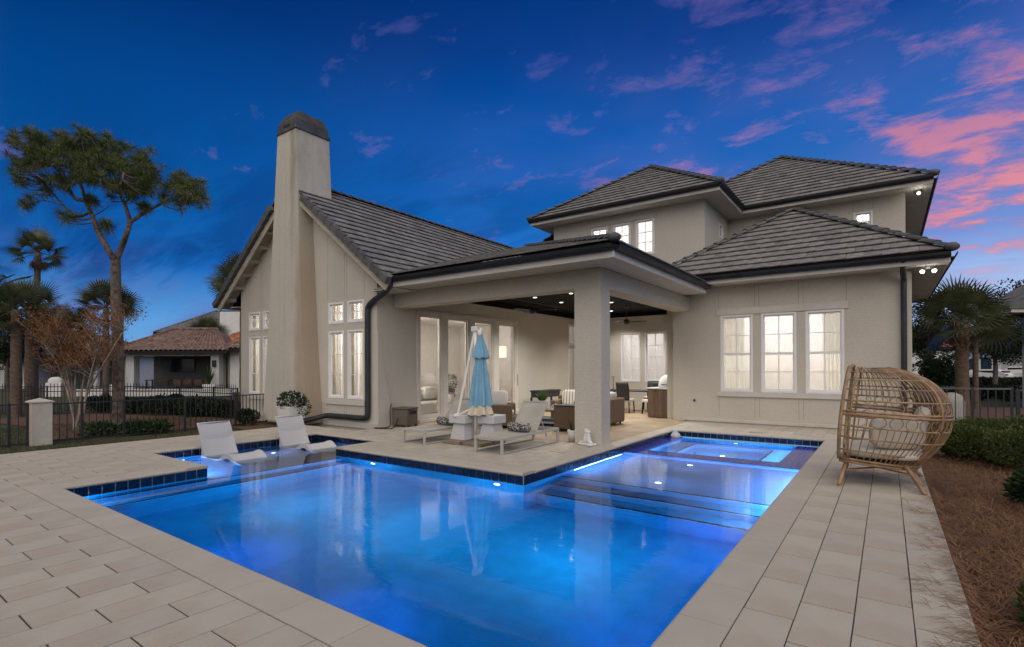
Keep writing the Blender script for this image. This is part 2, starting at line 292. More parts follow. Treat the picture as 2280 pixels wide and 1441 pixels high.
# ================================================================ mesh builder
class MB:
    def __init__(s): s.v = []; s.f = []
    def quad(s, *p): i = len(s.v); s.v += [tuple(q) for q in p]; s.f.append(tuple(range(i, i+len(p)))); return s
    def box(s, x0, x1, y0, y1, z0, z1, bev=0.0):
        if x0 > x1: x0, x1 = x1, x0
        if y0 > y1: y0, y1 = y1, y0
        if z0 > z1: z0, z1 = z1, z0
        i = len(s.v)
        if bev <= 0:
            s.v += [(x0, y0, z0), (x1, y0, z0), (x1, y1, z0), (x0, y1, z0), (x0, y0, z1), (x1, y0, z1), (x1, y1, z1), (x0, y1, z1)]
            s.f += [tuple(i+j for j in q) for q in ((3, 2, 1, 0), (4, 5, 6, 7), (0, 1, 5, 4), (1, 2, 6, 5), (2, 3, 7, 6), (3, 0, 4, 7))]
        else:   # chamfered box
            b = bev; L = []
            for (X, sx) in ((x0, 1), (x1, -1)):
                for (Y, sy) in ((y0, 1), (y1, -1)):
                    for (Z, sz) in ((z0, 1), (z1, -1)):
                        L += [(X, Y+sy*b, Z+sz*b), (X+sx*b, Y, Z+sz*b), (X+sx*b, Y+sy*b, Z)]
            s.v += L
            c = lambda a, b_, d, k: i+(a*4+b_*2+d)*3+k
            F = []
            for a in (0, 1): q = [c(a, 0, 0, 0), c(a, 1, 0, 0), c(a, 1, 1, 0), c(a, 0, 1, 0)]; F.append(q if a == 1 else q[::-1])
            for a in (0, 1): q = [c(0, a, 0, 1), c(1, a, 0, 1), c(1, a, 1, 1), c(0, a, 1, 1)]; F.append(q if a == 0 else q[::-1])
            for a in (0, 1): q = [c(0, 0, a, 2), c(1, 0, a, 2), c(1, 1, a, 2), c(0, 1, a, 2)]; F.append(q if a == 1 else q[::-1])
            for a in (0, 1):
                for e in (0, 1):
                    q = [c(a, e, 0, 0), c(a, e, 1, 0), c(a, e, 1, 1), c(a, e, 0, 1)]; F.append(q if (a+e) % 2 == 0 else q[::-1])
                    q = [c(a, 0, e, 0), c(a, 0, e, 2), c(a, 1, e, 2), c(a, 1, e, 0)]; F.append(q if (a+e) % 2 == 0 else q[::-1])
                    q = [c(0, a, e, 1), c(1, a, e, 1), c(1, a, e, 2), c(0, a, e, 2)]; F.append(q if (a+e) % 2 == 0 else q[::-1])
            for a in (0, 1):
                for b_ in (0, 1):
                    for d_ in (0, 1): q = [c(a, b_, d_, 0), c(a, b_, d_, 1), c(a, b_, d_, 2)]; F.append(q if (a+b_+d_) % 2 == 0 else q[::-1])
            s.f += [tuple(q) for q in F]
        return s
    def bar(s, p, q, w, h=None, up=(0, 0, 1)):
        p, q = Vector(p), Vector(q); h = h or w; d = (q-p).normalized(); u = Vector(up)
        if abs(d.dot(u)) > .98: u = Vector((1, 0, 0))
        r = d.cross(u).normalized(); u = r.cross(d); i = len(s.v)
        for c in (p, q):
            for a, b in ((-1, -1), (1, -1), (1, 1), (-1, 1)): s.v.append(tuple(c+r*(a*w/2)+u*(b*h/2)))
        s.f += [tuple(i+j for j in k) for k in ((0, 1, 2, 3), (7, 6, 5, 4), (0, 4, 5, 1), (1, 5, 6, 2), (2, 6, 7, 3), (3, 7, 4, 0))]; return s
    def tube(s, pts, r, n=6, closed=False, caps=True):
        pts = [Vector(p) for p in pts]; m = len(pts)
        rr = r if isinstance(r, (list, tuple)) else [r]*m
        ref = Vector((0, 0, 1)); i0 = len(s.v); prev = None
        for j, p in enumerate(pts):
            d = (pts[(j+1) % m]-pts[j-1]) if closed else (pts[min(j+1, m-1)]-pts[max(j-1, 0)])
            d = d.normalized() if d.length > 1e-9 else Vector((0, 0, 1))
            if prev is None:
                u = ref if abs(d.z) < .95 else Vector((1, 0, 0)); a = d.cross(u).normalized()
            else:
                a = prev-d*prev.dot(d); a = a.normalized() if a.length > 1e-6 else d.orthogonal().normalized()
            prev = a; b = d.cross(a)
            for k in range(n): t = 2*pi*k/n; s.v.append(tuple(p+(a*cos(t)+b*sin(t))*rr[j]))
        for j in range(m if closed else m-1):
            for k in range(n):
                A = i0+j*n; B = i0+((j+1) % m)*n
                s.f.append((A+k, A+(k+1) % n, B+(k+1) % n, B+k))
        if caps and not closed: s.f.append(tuple(i0+k for k in range(n))[::-1]); s.f.append(tuple(i0+(m-1)*n+k for k in range(n)))
        return s
    def lathe(s, prof, c=(0, 0, 0), n=20):
        i0 = len(s.v)
        for (r, z) in prof:
            for k in range(n): t = 2*pi*k/n; s.v.append((c[0]+r*cos(t), c[1]+r*sin(t), c[2]+z))
        for j in range(len(prof)-1):
            for k in range(n): s.f.append((i0+j*n+k, i0+j*n+(k+1) % n, i0+(j+1)*n+(k+1) % n, i0+(j+1)*n+k))
        s.f.append(tuple(i0+k for k in range(n))[::-1]); s.f.append(tuple(i0+(len(prof)-1)*n+k for k in range(n))); return s
    def prism(s, poly, axis, a, b):   # poly in the two other axes, extruded along axis from a to b
        def mk(p, t): return {'x': (t, p[0], p[1]), 'y': (p[0], t, p[1]), 'z': (p[0], p[1], t)}[axis]
        i = len(s.v); n = len(poly); s.v += [mk(p, a) for p in poly]+[mk(p, b) for p in poly]
        s.f += [tuple(range(i, i+n)), tuple(range(i+2*n-1, i+n-1, -1))]
        for k in range(n): s.f.append((i+k, i+n+k, i+n+(k+1) % n, i+(k+1) % n))
        return s
    def blob(s, c, r, seg=14, rings=8, p=1.0, sq=1.0):   # (super)ellipsoid
        i0 = len(s.v); sg = lambda v, e: math.copysign(abs(v)**e, v)
        for j in range(1, rings):
            ph = -pi/2+pi*j/rings
            for k in range(seg):
                t = 2*pi*k/seg
                s.v.append((c[0]+r[0]*sg(cos(ph), p)*sg(cos(t), sq), c[1]+r[1]*sg(cos(ph), p)*sg(sin(t), sq), c[2]+r[2]*sg(sin(ph), p)))
        b = len(s.v); s.v += [(c[0], c[1], c[2]-r[2]), (c[0], c[1], c[2]+r[2])]
        for j in range(rings-2):
            for k in range(seg): s.f.append((i0+j*seg+k, i0+j*seg+(k+1) % seg, i0+(j+1)*seg+(k+1) % seg, i0+(j+1)*seg+k))
        for k in range(seg): s.f.append((b, i0+(k+1) % seg, i0+k)); s.f.append((b+1, i0+(rings-2)*seg+k, i0+(rings-2)*seg+(k+1) % seg))
        return s
    def grid(s, fn, nu, nv, closed_u=False):
        i0 = len(s.v)
        for j in range(nv+1):
            for k in range(nu if closed_u else nu+1): s.v.append(tuple(fn(k/nu, j/nv)))
        w = nu if closed_u else nu+1
        for j in range(nv):
            for k in range(nu): s.f.append((i0+j*w+k, i0+j*w+(k+1) % w, i0+(j+1)*w+(k+1) % w, i0+(j+1)*w+k))
        return s
    def xf(s, mat): s.v = [tuple(mat @ Vector(p)) for p in s.v]; return s
    def mesh(s, name, mat, smooth=False):
        me = bpy.data.meshes.new(name); me.from_pydata(s.v, [], s.f)
        if mat: me.materials.append(MATS[mat])
        if smooth: me.polygons.foreach_set('use_smooth', [True]*len(me.polygons))
        me.update(); return me
    def fix(s, me):
        bm = bmesh.new(); bm.from_mesh(me); bmesh.ops.recalc_face_normals(bm, faces=bm.faces); bm.to_mesh(me); bm.free()
    def build(s, name, mat, parent=None, smooth=False, fix=True):
        me = s.mesh(name, mat, smooth)
        if fix and len(me.polygons) < 6000: s.fix(me)
        return link(name, me, parent)
WORLD = set()
def link(name, me, parent=None, M=None):
    o = bpy.data.objects.new(name, me); COL.objects.link(o)
    if parent is not None:
        o.parent = parent
        if parent.name in WORLD: o.matrix_parent_inverse = parent.matrix_basis.inverted()
    if M is not None: o.matrix_basis = M
    return o
def tag(o, label, cat, group=None, kind=None):
    o['label'] = label; o['category'] = cat
    if group: o['group'] = group
    if kind: o['kind'] = kind
    return o
def thing(name, label, cat, loc=(0, 0, 0), rz=0.0, group=None, world=False):
    o = bpy.data.objects.new(name, None); COL.objects.link(o); o.empty_display_size = .2
    o.location = loc; o.rotation_euler = (0, 0, rz); o.matrix_basis = Matrix.Translation(loc) @ Matrix.Rotation(rz, 4, 'Z')
    if world: WORLD.add(o.name)
    return tag(o, label, cat, group)
def struct(o, label=None, cat=None):
    o['kind'] = 'structure'
    if label: o['label'] = label
    if cat: o['category'] = cat
    return o
def dup(o, parent=None, M=None, mpi=None):
    c = o.copy(); COL.objects.link(c)
    if parent is not None: c.parent = parent
    if M is not None: c.matrix_basis = M
    for ch in list(o.children): dup(ch, c)
    return c
def lerp(a, b, t): return a+(b-a)*t
def curve(pts, n):   # Catmull-Rom through pts, n samples per span
    P_ = [Vector(p) for p in pts]; o = []
    for i in range(len(P_)-1):
        p0 = P_[max(i-1, 0)]; p1 = P_[i]; p2 = P_[i+1]; p3 = P_[min(i+2, len(P_)-1)]
        for k in range(n):
            t = k/n; o.append(.5*((2*p1)+(p2-p0)*t+(2*p0-5*p1+4*p2-p3)*t*t+(3*p1-p0-3*p2+p3)*t**3))
    o.append(P_[-1]); return o
def rects_minus(r, holes):
    res = [r]
    for h in holes:
        nx = []
        for (a, b, c, d_) in res:
            x0, x1, y0, y1 = max(a, h[0]), min(b, h[1]), max(c, h[2]), min(d_, h[3])
            if x0 >= x1-1e-6 or y0 >= y1-1e-6: nx.append((a, b, c, d_)); continue
            if x0 > a: nx.append((a, x0, c, d_))
            if x1 < b: nx.append((x1, b, c, d_))
            if y0 > c: nx.append((x0, x1, c, y0))
            if y1 < d_: nx.append((x0, x1, y1, d_))
        res = nx
    return [q for q in res if q[1]-q[0] > .03 and q[3]-q[2] > .03]

# ================================================================ GROUND
PA = (-9.05, -1.09, 2.13, 6.48); PB = (-11.4, -9.05, 4.0, 7.6); PC = (-4.46, -1.09, 6.48, 13.3)
HOLE = (-11.65, -.85, 1.9, 13.55)
g = MB()
for (a, b, c, d_) in rects_minus((-600, 600, -500, 700), [HOLE]): g.quad((a, c, -.16), (b, c, -.16), (b, d_, -.16), (a, d_, -.16))
struct(g.build('ground', 'lawn', fix=False), 'dull green lawn round the house and garden', 'lawn')
# pine-straw beds
g = MB()
def bed(m, pts, z=-.135): m.quad(*[(x, y, z) for x, y in pts])
bed(g, [(.44, -3), (7, -3), (7, 14.4), (.49, 15.4), (.44, 8)])
bed(g, [(.5, 16.0), (9, 17.5), (10, 30), (1, 30)], -.13)
m_ = g.build('mulch_bed', 'mulch', fix=False); struct(m_, 'reddish brown pine straw bed beside the deck', 'mulch bed')
g = MB(); bed(g, [(-16.6, 3.4), (-16.2, 8.2), (-19.5, 9.0), (-25.5, 6.5), (-25, 3.6), (-21, 4.2)], -.14)
bed(g, [(-13.45, 7.3), (-13.45, 9.1), (-18.4, 9.1), (-18.4, 8.0)], -.135)
m_ = g.build('mulch_bed', 'mulch', fix=False); struct(m_, 'brown mulch bed round the pine beyond the fence', 'mulch bed')

# ================================================================ POOL
pool = thing('swimming_pool', 'blue lit swimming pool with tanning ledge, steps and square spa', 'swimming pool', (-5, 6, -1.5), world=True)
WZ = -.165; FZ = -1.5
edges = [((-9.05, 2.13), (-1.09, 2.13)), ((-1.09, 2.13), (-1.09, 13.3)), ((-1.09, 13.3), (-4.46, 13.3)), ((-4.46, 13.3), (-4.46, 6.48)), ((-4.46, 6.48), (-9.05, 6.48)),
         ((-9.05, 6.48), (-9.05, 7.6)), ((-9.05, 7.6), (-11.4, 7.6)), ((-11.4, 7.6), (-11.4, 4.0)), ((-11.4, 4.0), (-9.05, 4.0)), ((-9.05, 4.0), (-9.05, 2.13))]
m_ = MB()
for (a, b) in edges: m_.quad((*a, FZ), (*b, FZ), (*b, -.2), (*a, -.2))
for (a, b, c, d_) in (PA, PB, PC): m_.quad((a, c, FZ), (b, c, FZ), (b, d_, FZ), (a, d_, FZ))
m_.build('shell', 'plaster', pool, fix=False)
m_ = MB()
for (a, b) in edges:
    a, b = Vector((*a, 0)), Vector((*b, 0)); n_ = Vector((-(b-a).y, (b-a).x, 0)).normalized()*-.006
    a, b = a+n_, b+n_; m_.quad((a.x, a.y, -.225), (b.x, b.y, -.225), (b.x, b.y, -.03), (a.x, a.y, -.03))
m_.build('grout_band', 'grout', pool, fix=False)
# ledge, steps, shelf, spa
m_ = MB(); m_.box(-11.39, -8.88, 4.01, 7.59, FZ, -.38); m_.box(-9.04, -8.88, 2.14, 4.0, FZ, -.38); m_.build('tanning_ledge', 'plaster_pale', pool)
m_ = MB(); m_.box(-8.87, -8.56, 2.14, 6.47, FZ, -.66); m_.build('ledge_step', 'plaster', pool)
m_ = MB(); m_.box(-4.45, -1.10, 7.55, 10.12, FZ, -.42); m_.build('entry_shelf', 'plaster_pale', pool)
for y0, y1, z in ((7.2, 7.545, -.69), (6.85, 7.195, -.96)):
    m_ = MB(); m_.box(-4.45, -1.10, y0, y1, FZ, z); m_.build('step', 'plaster', pool)
def trim(axis, c, a, b, z, s):
    n = int(abs(b-a)/.152); L = (b-a)/n
    for k in range(n):
        q = MB(); u0, u1 = a+k*L+.004, a+(k+1)*L-.004
        if axis == 'y': q.box(u0, u1, c-.006, c+.05, z-.002, z+.006)
        else: q.box(c-.05, c+.006, u0, u1, z-.002, z+.006)
        q.build('step_tile', 'step_trim', pool)
    q = MB()
    if axis == 'y': q.box(a, b, c-.012, c-.001, z-.012, z+.004)
    else: q.box(c+.001, c+.012, a, b, z-.012, z+.004)
    q.build('step_nosing', 'grout', pool)
trim('y', 7.55, -4.45, -1.10, -.42, 1); trim('y', 7.2, -4.45, -1.10, -.69, 1); trim('y', 6.85, -4.45, -1.10, -.96, 1)
trim('x', -8.88, 2.14, 6.47, -.38, 1); trim('x', -8.56, 2.14, 6.47, -.66, 1)
# spa: walls with tiled tops just above the water, bench, floor
m_ = MB(); spx0, spx1, spy0, spy1 = -4.12, -1.62, 10.62, 13.05
m_.box(-4.45, -1.10, 10.13, spy0, FZ, -.158); m_.box(-4.45, spx0, spy0, spy1, FZ, -.158); m_.box(spx1, -1.10, spy0, spy1, FZ, -.158); m_.box(-4.45, -1.1, spy1, 13.29, FZ, -.158)
m_.build('spa_wall', 'plaster_pale', pool)
def tiles_flat(x0, x1, y0, y1, nx, ny, z):
    for i in range(nx):
        for j in range(ny):
            q = MB(); a, b = lerp(x0, x1, i/nx), lerp(x0, x1, (i+1)/nx); c, d_ = lerp(y0, y1, j/ny), lerp(y0, y1, (j+1)/ny)
            q.box(a+.004, b-.004, c+.004, d_-.004, z-.004, z+.006); q.build('spa_tile', 'spa_tile', pool, fix=False)
tiles_flat(-4.45, -1.10, 10.13, spy0, 33, 5, -.156); tiles_flat(spx1, -1.10, spy0, spy1, 5, 8, -.156); tiles_flat(-4.45, spx0, spy0, spy1, 3, 16, -.156)
m_ = MB(); m_.box(spx0+.01, spx1-.01, spy0+.01, spy1-.01, FZ, -1.1); m_.box(spx0+.01, spx1-.01, spy1-.42, spy1-.01, FZ, -.60); m_.box(spx0+.01, spx0+.40, spy0+.01, spy1-.43, FZ, -.60); m_.box(spx1-.42, spx1-.01, spy0+.01, spy1-.43, FZ, -.60)
m_.build('spa_bench', 'plaster_pale', pool)
m_ = MB(); m_.box(spx0+.40, spx1-.42, spy1-.44, spy1-.40, -.605, -.594); m_.box(spx1-.44, spx1-.40, spy0+.02, spy1-.45, -.605, -.594); m_.box(spx0+.38, spx0+.42, spy0+.02, spy1-.45, -.605, -.594); m_.build('bench_trim', 'step_trim', pool)
# waterline tiles
tile_me = MB().box(-.072, .072, -.006, .006, -.088, .088, .003).mesh('waterline_tile', 'pool_tile')
for (a, b) in edges:
    a, b = Vector((*a, 0)), Vector((*b, 0)); L = (b-a).length; n = max(1, round(L/.152)); d_ = (b-a)/n; ang = math.atan2(d_.y, d_.x)
    nn = Vector((d_.y, -d_.x, 0)).normalized()*-.008
    inw = Vector((-d_.y, d_.x, 0)).normalized()*.010
    for k in range(n):
        p = a+d_*(k+.5)+inw
        link('waterline_tile', tile_me, pool, Matrix.Translation((p.x, p.y, -.125)) @ Matrix.Rotation(ang, 4, 'Z') @ Matrix.Diagonal((d_.length/.152*.985, 1, 1, 1)))
# underwater lamps: lens (lit) + light
def pool_lamp(p, n, e, col, r=.07, off=.10, lens=True):
    p = Vector(p); n = Vector(n)
    if lens:
        q = MB(); M_ = Matrix.Translation(p+n*.012) @ n.to_track_quat('Z', 'Y').to_matrix().to_4x4()
        q.lathe([(r*1.25, -.01), (r*1.25, .0), (r, .008)], n=16); q.xf(M_); h = q.build('pool_light', 'steel', pool)
        q = MB(); q.lathe([(r*.92, .008), (r*.5, .014)], n=16); q.xf(M_); q.build('lens', 'pool_led', h)
    l = bpy.data.lights.new('pool_light', 'POINT'); l.energy = e; l.color = col; l.shadow_soft_size = 0.0
    lo = bpy.data.objects.new('pool_light_glow', l); COL.objects.link(lo); lo.location = p+n*off
    return lo
BL = (.06, .60, 1.0); VB = (.16, .22, 1.0); PW = (.42, .55, 1.0)
for x in (-6.13, -4.0): pool_lamp((x, 2.13, -1.18), (0, 1, 0), 6.5, VB, off=.95)
for y in (6.3, 4.45): pool_lamp((-1.09, y, -1.18), (-1, 0, 0), 6.5, VB, off=.75)
for x in (-7.9, -4.95): pool_lamp((x, 6.48, -.40), (0, -1, 0), 14, (.30, .55, 1.0), off=.22)
for x, y, e in ((-7.4, 4.6, 24), (-5.2, 5.0, 26), (-3.0, 5.2, 26)): pool_lamp((x, y, FZ), (0, 0, 1), e, BL, off=.95, lens=False)  # mid-water point lights added to fill the main basin, no fixture
for x, y in ((-11.2, 4.5), (-10.55, 6.0), (-9.9, 7.2)): pool_lamp((x, y, -.38), (0, 0, 1), 5, PW, .05, .12)
for x, y in ((-2.96, 9.72), (-2.93, 8.0)): pool_lamp((x, y, -.42), (0, 0, 1), 8, PW, .055, .12)
pool_lamp((-4.46, 8.35, -.30), (1, 0, 0), 9, PW, .05, .12); pool_lamp((-4.46, 9.5, -.30), (1, 0, 0), 8, PW, .05, .12); pool_lamp((-2.9, 13.05, -.40), (0, -1, 0), 9, PW, .05, .15); pool_lamp((spx1-.02, 11.8, -.85), (-1, 0, 0), 24, (.2, .6, 1.0), .05, .15)
pool_lamp((-1.09, 9.0, -.30), (-1, 0, 0), 8, (.25, .40, 1.0), .05, .14)
pool_lamp((-2.9, 11.8, -1.1), (0, 0, 1), 6, (.15, .60, 1.0), .06, .5)  # extra lamp added mid-spa to brighten its interior
def strip(c, n, sx_, sz_, e, col):   # area light added as underwater fill; only the left shelf strip is seen
    l = bpy.data.lights.new('pool_fill_strip', 'AREA'); l.shape = 'RECTANGLE'; l.size = sx_; l.size_y = sz_; l.energy = e; l.color = col
    lo = bpy.data.objects.new('pool_fill_strip', l); COL.objects.link(lo); lo.location = c; lo.rotation_euler = Vector(n).to_track_quat('-Z', 'Y').to_euler()
TQ = (.10, .52, 1.0)
strip((-1.115, 8.8, -.28), (-1, 0, 0), 2.3, .14, 42, (.22, .50, 1.0)); strip((-4.43, 9.0, -.27), (1, 0, -.2), 2.0, .06, 7, (.35, .55, 1.0))
strip((-1.115, 7.1, -.40), (-1, 0, 0), .9, .30, 14, TQ); strip((-8.75, 2.16, -.30), (0, 1, 0), .5, .14, 6, TQ); strip((-10.2, 4.03, -.27), (0, 1, 0), 2.0, .12, 30, (.22, .50, 1.0)); strip((-2.85, 10.66, -.36), (0, 1, 0), 2.2, .2, 26, (.12, .60, 1.0)); strip((-1.66, 11.8, -.36), (-1, 0, 0), 2.0, .2, 20, (.12, .55, 1.0))
# drain in the spa
m_ = MB(); m_.box(-2.95, -2.65, 11.4, 12.2, -1.1, -1.092); m_.build('spa_drain', 'white_plastic', pool)
# the water sheet
w = MB()
for (a, b, c, d_) in (PA, PB, (-4.46, -1.09, 6.48, 13.3)): w.quad((a, c, WZ), (b, c, WZ), (b, d_, WZ), (a, d_, WZ))
struct(w.build('water', 'water', fix=False), 'clear lit blue water filling the pool', 'water')

# ================================================================ DECK
deck = struct(thing('pool_deck', 'pale paved pool deck with rounded coping stones', 'deck', (-6, 5, 0), world=True))
DECKS = [(-13.45, -.795, -2.6, 8.5), (-11.04, -.795, 8.5, 9.74), (-4.765, -.795, 9.74, 15.62), (-.795, .435, -2.6, 15.62)]
PH = [(-9.355, -.785, 1.825, 6.785), (-11.705, -8.795, 3.695, 7.905), (-4.765, -.785, 6.175, 13.605)]
m_ = MB()
for r in DECKS:
    for (a, b, c, d_) in rects_minus(r, [(-9.07, -1.07, 2.11, 6.50), (-11.42, -9.03, 3.98, 7.62), (-4.48, -1.07, 6.46, 13.32)]): m_.box(a, b, c, d_, -.19, -.005)
m_.build('base', 'joint_sand', deck)
tiles = []
PWD, PLN = .3080, .632
for r in DECKS:
    x0 = -.795 if r[0] > -1 else -3.661
    k0 = math.floor((r[0]-x0)/PWD); k1 = math.ceil((r[1]-x0)/PWD)
    for k in range(k0, k1):
        ph = 1.193 if (k % 2 == 0) else 1.509
        for j in range(math.floor((r[2]-ph)/PLN), math.ceil((r[3]-ph)/PLN)):
            t = (max(r[0], x0+k*PWD), min(r[1], x0+(k+1)*PWD), max(r[2], ph+j*PLN), min(r[3], ph+(j+1)*PLN))
            if t[1]-t[0] < .05 or t[3]-t[2] < .05: continue
            tiles += rects_minus(t, PH)
def seen(t):
    x, y = (t[0]+t[1])/2, (t[2]+t[3])/2; dd = -.5845*x+.8114*y; l = .8114*x+.5845*y
    if dd < .4: return -1
    px = 1140+1159.5*l/dd; py = 818+1159.5*1.6/dd
    if px < -60 or px > 2340 or py > 1500: return -1
    return (t[1]-t[0])*(t[3]-t[2])/dd**3
tiles.sort(key=seen, reverse=True)
full = {}
rest = MB()
for i, t in enumerate(tiles):
    sx, sy = t[1]-t[0]-.008, t[3]-t[2]-.012
    if i < 250 and seen(t) > 0:
        key = (round(sx, 3), round(sy, 3))
        if key not in full: full[key] = MB().box(-sx/2, sx/2, -sy/2, sy/2, -.04, 0).mesh('paver', 'paver')
        link('paver', full[key], deck, Matrix.Translation(((t[0]+t[1])/2+random.uniform(-.001, .001), (t[2]+t[3])/2, random.uniform(-.001, .0012))) @ Matrix.Rotation(random.uniform(-.003, .003), 4, 'Z'))
    else: rest.box(t[0]+.004, t[1]-.004, t[2]+.006, t[3]-.006, -.04, random.uniform(-.001, .001))
o = rest.build('paver_field', 'paver', deck, fix=False); o['kind'] = 'stuff'
# coping stones, rounded nose towards the water
def coping(x0, x1, y0, y1, axis, side):
    a, b = (x0, x1) if axis == 'x' else (y0, y1); n = max(1, round((b-a)/.61)); L = (b-a)/n
    for k in range(n):
        u0, u1 = a+k*L+.002, a+(k+1)*L-.002
        w0, w1 = (y0, y1) if axis == 'x' else (x0, x1)
        lo, hi = (w0+.003, w1+.03) if side > 0 else (w0-.03, w1-.003)   # side>0: water lies towards +
        r = .027; prof = []
        if side > 0: prof = [(lo, -.05), (lo, .004)]+[(hi-r+r*sin(t), -.023+r*cos(t)) for t in [pi*i/8 for i in range(9)]]
        else: prof = [(hi, .004), (hi, -.05)]+[(lo+r-r*sin(t), -.023-r*cos(t)) for t in [pi*i/8 for i in range(9)]]
        q = MB(); q.prism(prof, 'x' if axis == 'x' else 'y', u0, u1)
        if axis == 'y': pass
        q.build('coping_stone', 'coping', deck)
coping(-9.355, -.785, 1.825, 2.13, 'x', 1); coping(-1.09, -.785, 2.13, 13.3, 'y', -1); coping(-4.765, -.785, 13.3, 13.605, 'x', -1)
coping(-4.765, -4.46, 6.785, 13.3, 'y', 1); coping(-8.795, -4.46, 6.48, 6.785, 'x', -1); coping(-9.05, -8.795, 6.48, 7.6, 'y', -1)
coping(-11.705, -8.795, 7.6, 7.905, 'x', -1); coping(-11.705, -11.4, 4.0, 7.6, 'y', 1); coping(-11.705, -9.05, 3.695, 4.0, 'x', 1); coping(-9.355, -9.05, 2.13, 3.695, 'y', 1)
m_ = MB(); m_.box(-2.75, -2.45, 13.72, 13.82, -.0, .004); m_.build('drain_grate', 'iron', deck)
# covered patio floor
m_ = MB()
for x in range(6):
    for y in range(9):
        a, b, c, d_ = -11.04+x*1.046, -11.04+(x+1)*1.046, 9.745+y*1.2, 9.745+(y+1)*1.2
        q = MB(); q.box(a+.003, b-.003, c+.003, d_-.003, -.05, -.001); q.build('patio_slab', 'patio_floor', deck, fix=False)
# ================================================================ HOUSE
house = thing('house', 'beige stucco house with grey tile roofs, tall chimney and covered patio', 'house', (-8, 15, 0), world=True)
def wall(axis, c, th, u0, u1, z0, z1, ops=(), mat='stucco', name='wall', parent=house):
    us = sorted({u0, u1, *[o[0] for o in ops], *[o[1] for o in ops]}); zs = sorted({z0, z1, *[o[2] for o in ops], *[o[3] for o in ops]})
    q = MB(); pt = (lambda u, n, z: (u, c+n, z)) if axis == 'y' else (lambda u, n, z: (c+n, u, z))
    solid = {}
    for i in range(len(us)-1):
        for j in range(len(zs)-1):
            mu, mz = (us[i]+us[i+1])/2, (zs[j]+zs[j+1])/2
            solid[i, j] = not any(o[0] < mu < o[1] and o[2] < mz < o[3] for o in ops)
    for (i, j), s_ in solid.items():
        if not s_: continue
        a, b, e, f = us[i], us[i+1], zs[j], zs[j+1]
        for n in (0, th): q.quad(pt(a, n, e), pt(b, n, e), pt(b, n, f), pt(a, n, f))
        if not solid.get((i-1, j)): q.quad(pt(a, 0, e), pt(a, th, e), pt(a, th, f), pt(a, 0, f))
        if not solid.get((i+1, j)): q.quad(pt(b, 0, e), pt(b, th, e), pt(b, th, f), pt(b, 0, f))
        if not solid.get((i, j-1)): q.quad(pt(a, 0, e), pt(b, 0, e), pt(b, th, e), pt(a, th, e))
        if not solid.get((i, j+1)): q.quad(pt(a, 0, f), pt(b, 0, f), pt(b, th, f), pt(a, th, f))
    me = q.mesh(name, mat); bm = bmesh.new(); bm.from_mesh(me); bmesh.ops.remove_doubles(bm, verts=bm.verts, dist=1e-4); bmesh.ops.recalc_face_normals(bm, faces=bm.faces); bm.to_mesh(me); bm.free()
    return link(name, me, parent)
def obox(axis, c, q, u0, u1, n0, n1, z0, z1, bev=0):   # box in wall coordinates, n outward (-Y or +X)
    if axis == 'y': q.box(u0, u1, c-n1, c-n0, z0, z1, bev)
    else: q.box(c+n0, c+n1, u0, u1, z0, z1, bev)
    return q
def window(axis, c, u0, u1, z0, z1, nx, ny, hung=False, fr=.055, dep=.03, glass='pane', mat='window_white', parent=house, name='window', mw=.022, muntins=True):
    q = MB(); b = lambda *a: obox(axis, c, q, *a)
    b(u0, u0+fr, -dep-.07, .012, z0, z1, .004); b(u1-fr, u1, -dep-.07, .012, z0, z1, .004); b(u0+fr, u1-fr, -dep-.07, .012, z1-fr, z1, .004); b(u0+fr, u1-fr, -dep-.07, .016, z0, z0+fr*1.2, .004)
    w_ = q.build(name, mat, parent)
    zm = (z0+z1)/2
    secs = [(z0+fr*1.2, zm-.02, .012), (zm-.02, z1-fr, -.012)] if hung else [(z0+fr*1.2, z1-fr, 0)]
    nyy = ny//2 if hung else ny
    for (a, e, off) in secs:
        s_ = .035; q = MB(); dn = -dep-.02+off
        b(u0+fr, u0+fr+s_, dn-.02, dn+.02, a, e); b(u1-fr-s_, u1-fr, dn-.02, dn+.02, a, e); b(u0+fr+s_, u1-fr-s_, dn-.02, dn+.02, a, a+s_); b(u0+fr+s_, u1-fr-s_, dn-.02, dn+.02, e-s_, e)
        q.build('sash', mat, w_)
        U0, U1, Z0, Z1 = u0+fr+s_, u1-fr-s_, a+s_, e-s_
        if muntins:
            for i in range(1, nx): q = MB(); u = lerp(U0, U1, i/nx); b(u-mw/2, u+mw/2, dn-.012, dn+.012, Z0, Z1); q.build('muntin', mat, w_)
            for j in range(1, nyy): q = MB(); z = lerp(Z0, Z1, j/nyy); b(U0, U1, dn-.0115, dn+.0115, z-mw/2, z+mw/2); q.build('muntin', mat, w_)
        for i in range(nx):
            for j in range(nyy):
                q = MB(); ua, ub = lerp(U0, U1, i/nx), lerp(U0, U1, (i+1)/nx); za, zb = lerp(Z0, Z1, j/nyy), lerp(Z0, Z1, (j+1)/nyy)
                if axis == 'y': q.quad((ua, c-dn, za), (ub, c-dn, za), (ub, c-dn, zb), (ua, c-dn, zb))
                else: q.quad((c+dn, ua, za), (c+dn, ub, za), (c+dn, ub, zb), (c+dn, ua, zb))
                q.build('pane', glass, w_, fix=False)
    return w_
def joint(axis, c, u, z0, z1, w_=.008): q = MB(); obox(axis, c, q, u-w_/2, u+w_/2, -.001, .0015, z0, z1); q.build('wall_joint', 'trim_joint', house)
def band(axis, c, u0, u1, z0, z1, n=.03, mat='stucco', name='band'): q = MB(); obox(axis, c, q, u0, u1, -.001, n, z0, z1, .006); return q.build(name, mat, house)

